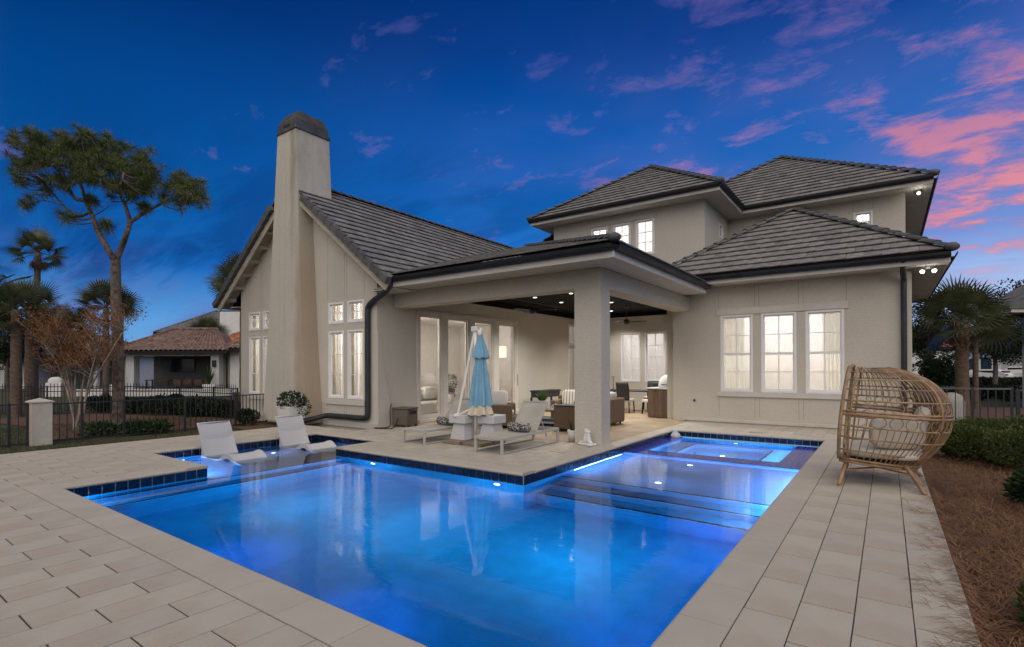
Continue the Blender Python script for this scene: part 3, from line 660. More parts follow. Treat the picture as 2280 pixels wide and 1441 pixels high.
# ---- gable wing
GY, GX0, GX1, GC = 9.17, -18.2, -11.04, -14.62
RS = .757; RZ = 7.27
gw = []
for s in (1, -1):
    for (a, b) in ((GC+s*1.44, GC+s*2.15), (GC+s*2.32, GC+s*3.03)):
        a, b = min(a, b), max(a, b); gw += [(a, b, 2.86, 3.48), (a, b, .73, 2.66)]
wall('y', GY, .22, GX0, GX1, -.3, 3.6, gw)
for o in gw: window('y', GY, *o, 2, 2 if o[2] > 2 else 3)
q = MB(); zt = lambda x: RZ-.16-RS*abs(x-GC)
q.prism([(GX0, 3.601), (GX1, 3.601), (GX1, zt(GX1)), (GC, zt(GC)), (GX0, zt(GX0))], 'y', GY, GY+.22); q.build('gable', 'stucco', house)
for s in (1, -1):
    u0, u1 = GC+s*1.34, GC+s*3.08; band('y', GY, min(u0, u1), max(u0, u1), .56, .70, .045, 'trim', 'window_sill')
    for u in (1.40, 2.19, 2.28, 3.05): joint('y', GY, GC+s*u, 3.55, zt(GC+u)-.02)
    for u in (1.40, 2.19, 2.28, 3.05): joint('y', GY, GC+s*u, .12, .54)
band('y', GY, GX0-.04, -15.8, .02, .16, .05, 'trim', 'base_band'); band('y', GY, -13.4, GX1, -.05, .12, .045, 'trim', 'base_band')
# patio wall with sliding doors, far door and transom
drs = [(10.69, 11.69), (11.87, 12.93), (13.16, 14.22), (14.47, 15.56)]
ops = [(a, b, .10, 3.19) for a, b in drs]+[(19.45, 20.2, 2.55, 3.45), (19.45, 20.2, .05, 2.4)]
wall('x', GX1, -.22, GY+.22, 20.5, -.1, 4.6, ops)
for a, b in drs:
    window('x', GX1, a, b, .10, 3.19, 1, 1, fr=.07, glass='door_glass', mat='door_frame', name='sliding_door', muntins=False)
    joint('x', GX1, (a+b)/2, 3.20, 3.21)
q = MB(); obox('x', GX1, q, 10.60, 15.66, -.001, .03, 3.195, 3.30, .006); obox('x', GX1, q, 10.60, 10.688, -.001, .03, .02, 3.194, .006); obox('x', GX1, q, 15.562, 15.66, -.001, .03, .02, 3.194, .006)
for (a, b), (c, d_) in zip(drs, drs[1:]): obox('x', GX1, q, b+.002, c-.002, -.001, .028, .02, 3.194, .006)
q.build('door_casing', 'door_frame', house)
q = MB(); obox('x', GX1, q, 10.62, 15.64, -.001, .09, -.005, .095, .01); q.build('door_sill', 'door_frame', house)
window('x', GX1, 19.45, 20.2, 2.55, 3.45, 1, 1, glass='door_glass'); window('x', GX1, 19.45, 20.2, .05, 2.4, 1, 1, glass='door_glass', name='patio_door')
q = MB(); obox('x', GX1, q, 15.60, 15.63, .03, .075, .95, 1.35, .004); q.build('door_handle', 'alu', house)
# battered pier at the corner
q = MB(); q.prism([(GY-.001, -.05), (GY+.62, -.05), (GY+.50, .4), (GY+.22, 1.5), (GY+.06, 2.45), (GY-.001, 2.6)], 'x', GX1-.01, GX1+.035); q.build('buttress', 'stucco', house)
wall('x', GX0, .22, GY+.22, 22, -.3, 3.9); wall('y', 22, .2, -18.2, -10.6, -.1, 4.0)
# chimney: flared stucco stack, metal cap
prof = [(0.0, 1.17), (.8, 1.08), (1.6, 1.0), (2.5, .92), (3.4, .855), (4.3, .79), (5.4, .715), (6.6, .63), (7.8, .55), (8.72, .485)]
q = MB(); yf = lambda z: 8.62+.012*z
for (z0, h0), (z1, h1) in zip(prof, prof[1:]):
    for s in (1, -1): q.quad((GC+s*h0, yf(z0), z0), (GC+s*h0, 9.85, z0), (GC+s*h1, 9.85, z1), (GC+s*h1, yf(z1), z1))
    q.quad((GC-h0, yf(z0), z0), (GC+h0, yf(z0), z0), (GC+h1, yf(z1), z1), (GC-h1, yf(z1), z1)); q.quad((GC-h0, 9.85, z0), (GC+h0, 9.85, z0), (GC+h1, 9.85, z1), (GC-h1, 9.85, z1))
h0 = prof[0][1]; q.quad((GC-h0, yf(0), 0), (GC+h0, yf(0), 0), (GC+h0, 9.85, 0), (GC-h0, 9.85, 0))
me = q.mesh('chimney', 'stucco_chimney'); bm = bmesh.new(); bm.from_mesh(me); bmesh.ops.remove_doubles(bm, verts=bm.verts, dist=1e-4); bmesh.ops.recalc_face_normals(bm, faces=bm.faces); bm.to_mesh(me); bm.free()
chim = link('chimney', me, house)
cy0, cy1 = 8.72, 9.85; hw = .50
q = MB(); q.box(GC-hw-.03, GC+hw+.03, cy0-.03, cy1+.03, 8.70, 8.80, .008); q.build('cap_flange', 'cap_metal', chim)
def frustum(q, rings):
    for (a, b, c, d_, z), (e, f, g_, h_, y) in zip(rings, rings[1:]):
        A = [(a, c, z), (b, c, z), (b, d_, z), (a, d_, z)]; B = [(e, g_, y), (f, g_, y), (f, h_, y), (e, h_, y)]
        for k in range(4): q.quad(A[k], A[(k+1) % 4], B[(k+1) % 4], B[k])
    a, b, c, d_, z = rings[-1]; q.quad((a, c, z), (b, c, z), (b, d_, z), (a, d_, z))
q = MB(); i_ = .02
frustum(q, [(GC-hw+i_, GC+hw-i_, cy0+i_, cy1-i_, 8.801), (GC-hw+i_, GC+hw-i_, cy0+i_, cy1-i_, 9.02), (GC-.37, GC+.37, cy0+.15, cy1-.15, 9.30), (GC-.05, GC+.05, cy0+.48, cy1-.48, 9.47)]); q.build('cap_hood', 'cap_metal', chim)
q = MB(); q.box(GC-.2, GC+.14, cy0+i_-.008, cy0+i_-.001, 8.86, 8.93); q.build('cap_vent', 'black', chim)

# ---- porch: columns, beams, ceiling
q = MB(); q.box(-5.38, -4.76, 9.74, 10.16, 0, 3.26); q.build('column', 'stucco', house)
q = MB(); q.box(GX1+.002, -4.757, 9.737, 10.163, 3.262, 3.66); q.build('beam', 'stucco', house)
q = MB(); q.box(-5.18, -4.759, 10.165, 15.618, 3.255, 3.66); q.build('beam', 'stucco', house)
q = MB(); q.box(-5.55, -5.27, 15.95, 16.25, 0, 3.80); q.build('pilaster', 'stucco', house)
q = MB(); q.box(GX1+.003, -5.27, 10.166, 20.49, 3.86, 3.95); q.box(GX1+.003, GX1+.13, 10.166, 20.48, 3.70, 3.859); q.box(GX1+.14, -5.28, 20.36, 20.48, 3.70, 3.859); q.box(-5.268, -5.19, 10.166, 15.6, 3.662, 3.858); q.build('porch_ceiling', 'dark_ceiling', house)
# board lines of the dark ceiling
# back wall of the porch with two windows
bw = [(-9.10, -8.25, 1.0, 3.04), (-8.05, -7.20, 1.0, 3.04)]
wall('y', 20.5, .2, GX1, -5.0, -.1, 4.2, bw)
for o in bw: window('y', 20.5, *o, 2, 4, mw=.03)
# recessed downlights
for (x, y) in ((-9.16, 13.98), (-7.78, 13.87), (-9.13, 15.6), (-7.74, 16.64), (-6.64, 16.7), (-8.92, 19.17), (-6.3, 12.2), (-6.4, 19.0)):
    q = MB(); q.lathe([(.085, 0), (.085, .012), (.065, .012), (.06, .02)], (x, y, 3.845), 18); h = q.build('downlight', 'white_stone', house)
    q = MB(); q.lathe([(.058, 0), (.05, .006)], (x, y, 3.842), 16); q.build('lens', 'lamp_white', h)
    l = bpy.data.lights.new('downlight', 'SPOT'); l.energy = 165; l.color = (1, .96, .89); l.spot_size = R(135); l.spot_blend = .9; l.shadow_soft_size = 0.0
    lo = bpy.data.objects.new('downlight_beam', l); COL.objects.link(lo); lo.location = (x, y, 3.80)

# ---- right wing
RY, RX0, RX1 = 15.62, -5.25, .485
rw = [(-3.88, -3.02, .90, 3.07), (-2.81, -1.95, .90, 3.07), (-1.74, -.88, .90, 3.07)]
wall('y', RY, .22, RX0, RX1, 0, 4.0, rw); wall('x', RX1, -.22, RY+.22, 24, 0, 4.0); wall('x', RX0, .22, RY+.22, 20.5, 0, 3.95)
for o in rw: window('y', RY, *o, 2, 4, hung=True)
band('y', RY, -3.99, -.78, 3.075, 3.26, .035, 'trim', 'lintel'); band('y', RY, -3.96, -.80, .765, .895, .055, 'trim', 'window_sill')
for u in (-3.92, -2.97, -2.86, -1.90, -1.79, -.83): joint('y', RY, u, 3.27, 3.88); joint('y', RY, u, .2, .755)
band('y', RY, RX0+.3, RX1+.03, .03, .11, .03, 'trim', 'base_band')
q = MB(); q.lathe([(.035, 0), (.035, .02), (.02, .05)], n=12); q.xf(Matrix.Translation((-4.62, RY-.001, .62)) @ Matrix.Rotation(R(90), 4, 'X')); q.build('hose_bib', 'iron', house)

# ---- upper storey
UY, UX0, UX1 = 17.05, -10.3, -4.7; VY, VX1 = 20.1, .48
uw = [(-8.72, -8.06, 5.43, 6.63), (-7.87, -7.20, 5.43, 6.64), (-7.02, -6.35, 5.43, 6.65)]
wall('y', UY, .2, UX0, UX1, 3.95, 6.97, uw); wall('x', UX1, -.2, UY+.2, VY, 3.95, 6.97, [(18.85, 19.35, 6.1, 6.62)]); wall('x', UX0, .2, UY+.2, 24, 3.95, 6.97)
for o in uw: window('y', UY, *o, 2, 3)
window('x', UX1, 18.85, 19.35, 6.1, 6.62, 2, 2)
band('y', UY, -8.8, -6.27, 6.66, 6.82, .03, 'stucco', 'lintel')
wall('y', VY, .2, UX1, VX1, 3.95, 6.97, [(-.86, -.35, 5.9, 6.57)]); wall('x', VX1, -.2, VY+.2, 27, 3.95, 6.97)
window('y', VY, -.86, -.35, 5.9, 6.57, 2, 2); joint('y', VY, -.87, 6.6, 6.95); joint('y', VY, -.34, 6.6, 6.95)

# ================================================================ ROOFS
INDIV = [0]; LIMIT = 296
FULLT = MB(); EX, TW, LIP, GAP = .345, .352, .058, .032
FULL_ME = None
def clip_poly(poly, conv):
    o = poly
    n = len(conv)
    for i in range(n):
        (ax, ay), (bx, by) = conv[i], conv[(i+1) % n]
        ins = lambda p: (bx-ax)*(p[1]-ay)-(by-ay)*(p[0]-ax) >= -1e-9
        nx = []
        for j in range(len(o)):
            p, r = o[j], o[(j+1) % len(o)]
            if ins(p): nx.append(p)
            if ins(p) != ins(r):
                d1 = (bx-ax)*(p[1]-ay)-(by-ay)*(p[0]-ax); d2 = (bx-ax)*(r[1]-ay)-(by-ay)*(r[0]-ax); t = d1/(d1-d2)
                nx.append((lerp(p[0], r[0], t), lerp(p[1], r[1], t)))
        o = nx
        if len(o) < 3: return []
    return o
def roof_plane(pts, name='roof', single=False, parent=house, maxn=None, mat='tile', under='roof_under'):
    """pts: planar convex, pts[0]->pts[1] runs along the eave, counter-clockwise seen from above"""
    P_ = [Vector(p) for p in pts]; u = (P_[1]-P_[0]).normalized(); n = u.cross(P_[2]-P_[0]).normalized(); v = n.cross(u); o = P_[0]
    conv = [((p-o).dot(u), (p-o).dot(v)) for p in P_]
    q = MB(); q.quad(*[p-n*.01 for p in P_]); rf = q.build(name, under, parent, fix=False)
    B = Matrix((u, v, n)).transposed().to_4x4(); B.translation = o
    umin, umax = min(c[0] for c in conv), max(c[0] for c in conv); vmax = max(c[1] for c in conv)
    rest = MB(); cnt = 0; global FULL_ME
    if FULL_ME is None:
        t = MB(); w_, e = TW-.005, EX+.03
        t.v = [(0, 0, GAP), (w_, 0, GAP), (w_, e, -.006), (0, e, -.006), (0, 0, LIP), (w_, 0, LIP), (w_, e, .010), (0, e, .010)]
        t.f = [(4, 5, 6, 7), (0, 1, 5, 4), (1, 2, 6, 5), (3, 0, 4, 7), (3, 2, 1, 0)]; FULL_ME = t.mesh('roof_tile', 'tile')
    j = 0
    while j*EX < vmax:
        v0 = j*EX; off = 0 if j % 2 else TW/2
        for k in range(int(umin/TW)-2, int(umax/TW)+2):
            u0 = k*TW+off; w_ = TW-.005
            rect = [(u0, v0), (u0+w_, v0), (u0+w_, v0+EX+.03), (u0, v0+EX+.03)]
            cp = clip_poly(rect, conv)
            if len(cp) < 3: continue
            whole = len(cp) == 4 and all(any(abs(a[0]-b[0])+abs(a[1]-b[1]) < 1e-6 for b in rect) for a in cp)
            ht = lambda p: lerp(LIP, .010, (p[1]-v0)/(EX+.03))+random.uniform(-.002, .002); lo_ = lambda p: lerp(GAP, -.006, (p[1]-v0)/(EX+.03))
            if single and INDIV[0] < LIMIT and (maxn is None or cnt < maxn):
                INDIV[0] += 1; cnt += 1
                if whole: link('roof_tile', FULL_ME, rf, B @ Matrix.Translation((u0+random.uniform(-.003, .003), v0+random.uniform(-.006, .004), random.uniform(-.002, .003))))
                else:
                    t = MB(); m = len(cp); t.v = [(a, b, ht((a, b))) for a, b in cp]+[(a, b, lo_((a, b))) for a, b in cp]; t.f = [tuple(range(m)), tuple(range(2*m-1, m-1, -1))]+[(i+m, (i+1) % m+m, (i+1) % m, i) for i in range(m)]
                    link('roof_tile', t.mesh('roof_tile', 'tile'), rf, B.copy())
            else:
                i0 = len(rest.v); m = len(cp); hz = random.uniform(-.002, .003)
                for a, b in cp: rest.v.append(tuple(B @ Vector((a, b, ht((a, b))+hz))))
                for a, b in cp: rest.v.append(tuple(B @ Vector((a, b, lo_((a, b))))))
                rest.f.append(tuple(i0+i for i in range(m))); rest.f.append(tuple(i0+2*m-1-i for i in range(m))); rest.f += [(i0+i+m, i0+(i+1) % m+m, i0+(i+1) % m, i0+i) for i in range(m)]
        j += 1
    if rest.f: x = link('roof_tile_field', rest.mesh('roof_tile_field', mat), rf); x['kind'] = 'stuff'
    return rf
def ridge(p, q_, parent=house, r=.105, L=.36):
    p, q_ = Vector(p), Vector(q_); D_ = q_-p; n = max(1, round(D_.length/L)); d_ = D_/n; z = Vector((0, 0, 1)); s = d_.cross(z).normalized(); up = s.cross(d_).normalized()
    t = MB(); l_ = d_.length+.03
    B = Matrix((d_.normalized(), s, up)).transposed().to_4x4()
    for (xx, rr, lift) in ((0, r, .028), (l_, r*.86, 0)):
        for k in range(8): a = pi*k/7; t.v.append((xx, cos(a)*rr*1.25, sin(a)*rr*.75-.02+lift))
    for k in range(7): t.f.append((k, k+1, 9+k, 8+k))
    t.f.append(tuple(range(8)))
    me = t.mesh('ridge_tile', 'tile_edge')
    for k in range(n): M_ = B.copy(); M_.translation = p+d_*k; link('ridge_tile', me, parent, M_)
def eave(p, q_, outn, zt, parent=house, fas=.20, g=True):   # p,q: fascia line; outn: outward unit (x,y)
    (x0, y0), (x1, y1) = p, q_; ox, oy = outn
    b = MB(); b.bar((x0-ox*.02, y0-oy*.02, zt-.02-fas/2), (x1-ox*.02, y1-oy*.02, zt-.02-fas/2), .03, fas); b.build('fascia', 'fascia', parent)
    if g:
        pr = [(.0, 0), (.0, -.115), (.085, -.115), (.12, -.06), (.125, 0), (.112, 0), (.105, -.055), (.08, -.10), (.012, -.10), (.012, 0)]
        b = MB(); dv = Vector((x1-x0, y1-y0, 0)); i = len(b.v); m = len(pr)
        for (cx_, cy_) in ((x0, y0), (x1, y1)):
            for (a, z) in pr: b.v.append((cx_+ox*a, cy_+oy*a, zt+z))
        b.f += [(k, (k+1) % m, m+(k+1) % m, m+k) for k in range(m)]+[tuple(range(m)), tuple(range(2*m-1, m-1, -1))]; b.build('gutter', 'gutter', parent)
def soffit(x0, x1, y0, y1, z, axis, parent=house, step=.10):   # boards with open grooves
    b = MB(); a0, a1 = (x0, x1) if axis == 'x' else (y0, y1); n = max(1, round((a1-a0)/step)); L = (a1-a0)/n
    for k in range(n):
        u0, u1 = a0+k*L+.003, a0+(k+1)*L-.003
        if axis == 'x': b.box(u0, u1, y0, y1, z, z+.012)
        else: b.box(x0, x1, u0, u1, z, z+.012)
    b.box(x0, x1, y0, y1, z+.014, z+.02); o_ = b.build('soffit', 'soffit', parent, fix=False); return o_

# right wing: hip roof (its nearest tiles built singly)
def hip(x0, x1, y0, y1, z, s, front_single=False, sides=('r', 'l'), maxn=None, rd=True):
    t = (x1-x0)/2; ax, ay, az = (x0+x1)/2, y0+t, z+s*t
    yb = max(y1, ay+.1)
    roof_plane([(x0, y0, z), (x1, y0, z), (ax, ay, az)], single=front_single, maxn=maxn)
    if 'r' in sides: roof_plane([(x1, y0, z), (x1, yb, z), (ax, yb, az), (ax, ay, az)])
    if 'l' in sides: roof_plane([(x0, yb, z), (x0, y0, z), (ax, ay, az), (ax, yb, az)])
    if rd:
        ridge((x1+.02, y0-.02, z+.05), (ax, ay, az+.05)); ridge((x0-.02, y0-.02, z+.05), (ax, ay, az+.05)); ridge((ax, yb, az+.05), (ax, ay-.05, az+.05))
    return (ax, ay, az)
hip(-5.9, 1.15, 14.97, 24.5, 4.18, .667, True)
eave((-5.9, 14.97), (1.15, 14.97), (0, -1), 4.13); eave((1.15, 14.97), (1.15, 24.5), (1, 0), 4.13)
soffit(-4.0, 1.13, 14.99, 15.618, 3.92, 'x'); soffit(.488, 1.13, 15.619, 24, 3.92, 'y')
# upper left block
hip(-10.93, -4.08, 16.4, 24, 7.18, .667, True, maxn=120)
eave((-10.93, 16.4), (-4.08, 16.4), (0, -1), 7.18); eave((-4.08, 16.4), (-4.08, 19.45), (1, 0), 7.18); eave((-10.93, 16.4), (-10.93, 24), (-1, 0), 7.18)
soffit(-10.9, -4.1, 16.42, 17.048, 6.965, 'x'); soffit(-4.698, -4.1, 17.05, 20.08, 6.965, 'y'); soffit(-10.9, -10.302, 17.05, 24, 6.965, 'y')
# upper right block
hip(-8.15, 1.12, 19.45, 28, 7.18, .667, False)
eave((-4.08, 19.45), (1.12, 19.45), (0, -1), 7.18); eave((1.12, 19.45), (1.12, 28), (1, 0), 7.18)
soffit(-4.09, 1.10, 19.47, 20.098, 6.965, 'x'); soffit(.482, 1.10, 20.1, 27, 6.965, 'y')
# porch low hip roof
PZ, PS = 3.95, .30
roof_plane([(-11.0, 8.93, PZ), (-4.1, 8.93, PZ), (-8.5, 13.33, PZ+PS*4.4), (-12.6, 13.33, PZ+PS*4.4)])
roof_plane([(-12.6, 13.33, PZ+PS*4.4), (-8.5, 13.33, PZ+PS*4.4), (-10.3, 15.13, PZ+PS*6.2), (-13.2, 15.13, PZ+PS*6.2)])
roof_plane([(-4.1, 8.93, PZ), (-4.1, 16.0, PZ), (-10.3, 16.0, PZ+PS*6.2), (-10.3, 15.13, PZ+PS*6.2)])
ridge((-4.06, 8.89, PZ+.05), (-10.3, 15.13, PZ+PS*6.2+.05))
q = MB(); q.blob((-4.08, 8.91, PZ+.06), (.13, .13, .085), 12, 8); q.build('hip_end', 'tile_edge', house, smooth=True)
for (x, y, z) in ((1.17, 14.95, 4.18), (-4.06, 16.38, 7.18), (-10.95, 16.38, 7.18), (1.14, 19.43, 7.18)): q = MB(); q.blob((x, y, z+.06), (.14, .14, .10), 12, 8); q.build('hip_end', 'tile_edge', house, smooth=True)
eave((-10.15, 8.93), (-4.1, 8.93), (0, -1), PZ-.06, fas=.22); eave((-4.1, 8.93), (-4.1, 15.0), (1, 0), PZ-.06, fas=.22)
soffit(-10.95, -4.12, 8.95, 9.735, 3.665, 'x', step=.11); soffit(-4.755, -4.12, 9.737, 15.0, 3.665, 'x', step=2)
# gable roof
YF, YB = 8.74, 24.0; XE = 4.55
EZ = RZ-RS*XE
roof_plane([(GC+XE, YF, EZ), (GC+XE, YB, EZ), (GC, YB, RZ), (GC, YF, RZ)], single=True, maxn=55)
roof_plane([(GC-XE, YB, EZ), (GC-XE, YF, EZ), (GC, YF, RZ), (GC, YB, RZ)])
ridge((GC, 9.9, RZ+.05), (GC, YB, RZ+.05))
for s in (1, -1):
    L = math.hypot(XE, RS*XE); n = 16; d_ = Vector((-s*XE, 0, RS*XE))/n
    for k in range(n):
        p = Vector((GC+s*XE, YF-.03, EZ+.0))+d_*k
        if abs(p.x-GC) < .95: continue
        b = MB(); up = Vector((s*RS, 0, 1)).normalized(); b.bar(p-d_*.03-up*.045+Vector((0, .03, 0)), p+d_*1.0-up*.075+Vector((0, .03, 0)), .17, .19, up=tuple(up)); b.build('rake_tile', 'tile_edge', house)
    b = MB(); up = Vector((s*RS, 0, 1)).normalized(); a = Vector((GC+s*XE, YF+.06, EZ)); e = Vector((GC+s*.72, YF+.06, RZ-RS*.72)); b.bar(a-up*.24, e-up*.24, .045, .20, up=tuple(up)); b.build('rake_board', 'wood_rafter', house)
    b = MB(); b.quad(*[tuple(Vector(p)-up*.17) for p in ((GC+s*XE, YF+.05, EZ), (GC+s*XE, GY+.05, EZ), (GC+s*.3, GY+.05, RZ-RS*.3), (GC+s*.3, YF+.05, RZ-RS*.3))]); b.build('rake_soffit', 'wood_rafter', house, fix=False)
    for k in range(7):
        t = .12+k*.135; p = a.lerp(e, t)-up*.245; b = MB(); b.bar((p.x, YF+.09, p.z), (p.x, GY+.0, p.z), .09, .13, up=tuple(up)); b.build('lookout', 'wood_rafter', house)
q = MB(); q.box(GX0-.98, GX0-.0, YF+.3, YB, EZ-.12, EZ-.10); q.build('soffit', 'wood_rafter', house)
q = MB(); q.box(GX1+.0, GX1+.93, YF+.25, GY+.5, 3.62, 3.66); q.build('eave_return', 'fascia', house)
# small link roof behind the porch
roof_plane([(-13.6, 26.0, 5.25), (-13.6, 17.0, 5.25), (-10.35, 17.0, 6.65), (-10.35, 26.0, 6.65)])
# downspouts
def spout(pts, r=.055): q = MB(); q.tube(curve(pts, 5), r, 10); q.build('downspout', 'downspout', house, smooth=True)
spout([(-10.2, 8.86, 3.83), (-10.22, 8.90, 3.70), (-10.45, 8.95, 3.56), (-11.05, 9.06, 3.38), (-11.28, 9.08, 3.25), (-11.32, 9.08, 3.0), (-11.32, 9.08, 1.6), (-11.32, 9.08, .42), (-11.40, 9.08, .27), (-11.60, 9.07, .24), (-12.6, 9.06, .24), (-13.1, 9.03, .23), (-13.3, 8.8, .16), (-13.55, 8.45, .07)], .075)
spout([(.31, 15.0, 4.04), (.31, 15.2, 3.86), (.33, 15.5, 3.66), (.33, 15.54, 3.5), (.33, 15.54, 1.8), (.33, 15.54, .12)], .06)
# flood lights
for (x, y, z) in ((.78, 15.4, 3.86), (.80, 20.0, 6.9)):
    b = MB(); b.lathe([(.05, 0), (.05, .05)], (x, y, z), 12); h = b.build('floodlight', 'white_plastic', house)
    for s in ((-1, 1) if z < 5 else (0,)):
        c = Vector((x+s*.10, y-.06, z-.05)); b = MB(); M_ = Matrix.Translation(c) @ Vector((s*.3, -.7, -.5)).to_track_quat('Z', 'Y').to_matrix().to_4x4(); b.lathe([(.02, -.08), (.04, -.03), (.05, .03)], n=14); b.xf(M_); b.build('lamp_head', 'white_plastic', h, smooth=True)
        b = MB(); b.lathe([(.047, .031), (.04, .042), (.015, .048)], n=14); b.xf(M_); b.build('bulb', 'lamp_white', h)
    l = bpy.data.lights.new('floodlight', 'POINT'); l.energy = 1.6; l.color = (1, .92, .8); l.shadow_soft_size = 0.0; lo = bpy.data.objects.new('floodlight_glow', l); COL.objects.link(lo); lo.location = (x, y-.22, z-.16)

# ================================================================ ROOMS seen through the glass
def room(x0, x1, y0, y1, z0, z1, e, pos=None, mat='room', skip=''):
    b = MB(); A = [(x0, y0), (x1, y0), (x1, y1), (x0, y1)]
    for k, nm in enumerate('frbl'):
        if nm in skip: continue
        p, r = A[k], A[(k+1) % 4]; b.quad((*p, z0), (*r, z0), (*r, z1), (*p, z1))
    b.quad((x0, y0, z0), (x1, y0, z0), (x1, y1, z0), (x0, y1, z0)); b.quad((x0, y0, z1), (x1, y0, z1), (x1, y1, z1), (x0, y1, z1)); b.build('room_lining', mat, house, fix=False)
    for f in (.2, .5, .8):
        l = bpy.data.lights.new('room_light', 'POINT'); l.energy = e*.55; l.shadow_soft_size = 0.0; l.color = (.98, .96, 1.0); lo = bpy.data.objects.new('room_light', l); COL.objects.link(lo)
        lo.location = (lerp(x0, x1, f), lerp(y0, y1, .55), z1-.5) if (x1-x0) > (y1-y0)*.7 else ((x0+x1)/2, lerp(y0, y1, f), z1-.5)
room(-5.0, .25, RY+.225, 20.0, .05, 3.6, 122, skip='f')
room(-17.95, -11.27, GY+.225, 20.3, 0.0, 3.65, 95, skip='fr')
for p in ((-12.7, 10.5, 2.6), (-16.6, 10.5, 2.6)):  # extra point lights added behind the gable windows to brighten their panes
    l = bpy.data.lights.new('room_light', 'POINT'); l.energy = 85; l.shadow_soft_size = 0.0; l.color = (1, .95, .90); lo = bpy.data.objects.new('room_light', l); COL.objects.link(lo); lo.location = p
room(-10.9, -5.2, 20.72, 24, .05, 3.6, 60, skip='f')
room(-10.08, -4.92, UY+.205, 19.9, 4.4, 6.9, 75, skip='f'); room(-4.6, .3, VY+.205, 24, 4.4, 6.9, 60, skip='f')
def drape(axis, c, u0, u1, z0, z1, mat='curtain', amp=.03, n=30, fr=11.0, name='curtain'):
    b = MB()
    def fn(s, t):
        u = lerp(u0, u1, s); w_ = c+amp*sin(s*(u1-u0)*fr*2*pi)*(1-.25*t); return (u, w_, lerp(z0, z1, t)) if axis == 'y' else (w_, u, lerp(z0, z1, t))
    b.grid(fn, n, 3); b.build(name, mat, house, smooth=True, fix=False)
drape('y', RY+.33, -4.1, -3.30, .3, 3.4); drape('y', RY+.33, -1.38, -.7, .3, 3.4); drape('y', RY+.30, -4.1, -.7, 1.95, 3.45, 'glow_sheer', .012, 60, 6)  # sheer cloth added across the upper panes so they look evenly bright
for u0, u1 in ((-12.75, -12.35), (-12.2, -11.85), (-13.3, -13.05), (-17.9, -17.2), (-17.0, -16.3)): drape('y', GY+.34, u0, u1, .2, 3.5, 'curtain', .03, 16)
for u0, u1 in ((-8.8, -6.3),): drape('y', UY+.32, u0, u1, 5.3, 6.9, 'glow_sheer', .012, 40, 6)
drape('y', 20.8, -9.2, -7.1, .9, 3.2, 'glow_sheer', .012, 30, 6); drape('y', GY+.38, -13.3, -11.5, .3, 3.55, 'glow_sheer', .012, 30, 6); drape('y', GY+.38, -17.8, -16.0, .3, 3.55, 'glow_sheer', .012, 30, 6)  # sheer cloth here is likewise added to even out the pane glow
drape('x', GX1-.32, 10.6, 10.95, .1, 3.3, 'curtain', .03, 14)
# ================================================================ POOL LOUNGERS (moulded, standing in the ledge water)
def pool_lounger(loc, rz, label):
    t = thing('pool_lounger', label, 'pool lounger', loc, rz, 'moulded loungers on the tanning ledge')
    top = [(0, .84), (.10, .66), (.22, .44), (.34, .22), (.44, .115), (.56, .085), (.70, .105), (.86, .185), (1.02, .285), (1.16, .32), (1.30, .285), (1.46, .17), (1.60, .06), (1.66, .03)]
    bot = [(.05, .80), (.16, .56), (.20, .3), (.17, .10), (.13, .0), (.30, .0), (.36, .04), (.45, .075), (.58, .05), (.70, .0), (.80, .0), (.9, .10), (1.02, .20), (1.16, .245), (1.28, .22), (1.42, .11), (1.55, .0), (1.66, .0)]
    tp = curve([(a, 0, b) for a, b in top], 3); W2 = .33
    q = MB(); N = len(tp)
    def fn(s, k):   # upper skin, slightly dished with a rolled rim
        p = tp[min(N-1, round(k*(N-1)))]; y = (s*2-1)*W2; e = abs(s*2-1); return (p.x, y, p.z+.018*e**6-.012*(1-e*e))
    q.grid(fn, 10, N-1); q.build('seat', 'white_plastic', t, smooth=True)
    bt = curve([(a, 0, b) for a, b in bot], 2)
    for s in (-1, 1):
        q = MB(); poly = [(p.x, p.z+.016) for p in tp]+[(p.x, p.z) for p in reversed(bt)]; q.prism(poly, 'y', s*W2, s*(W2-.03)); q.build('side_panel', 'white_plastic', t)
    q = MB(); q.grid(lambda s, k: (bt[round(k*(len(bt)-1))].x, (s*2-1)*(W2-.03), bt[round(k*(len(bt)-1))].z+.01), 2, len(bt)-1); q.build('underside', 'white_plastic', t, smooth=True, fix=False)
    q = MB(); q.tube([(0, -W2+.01, .845), (0, 0, .848), (0, W2-.01, .845)], .014, 8); q.build('top_rim', 'white_plastic', t, smooth=True); return t
pool_lounger((-11.42, 5.18, -.375), R(2), 'white moulded in-water lounger nearer the low stone fence pillar')
pool_lounger((-11.42, 6.86, -.375), R(-1), 'white moulded in-water lounger nearer the chimney planter')

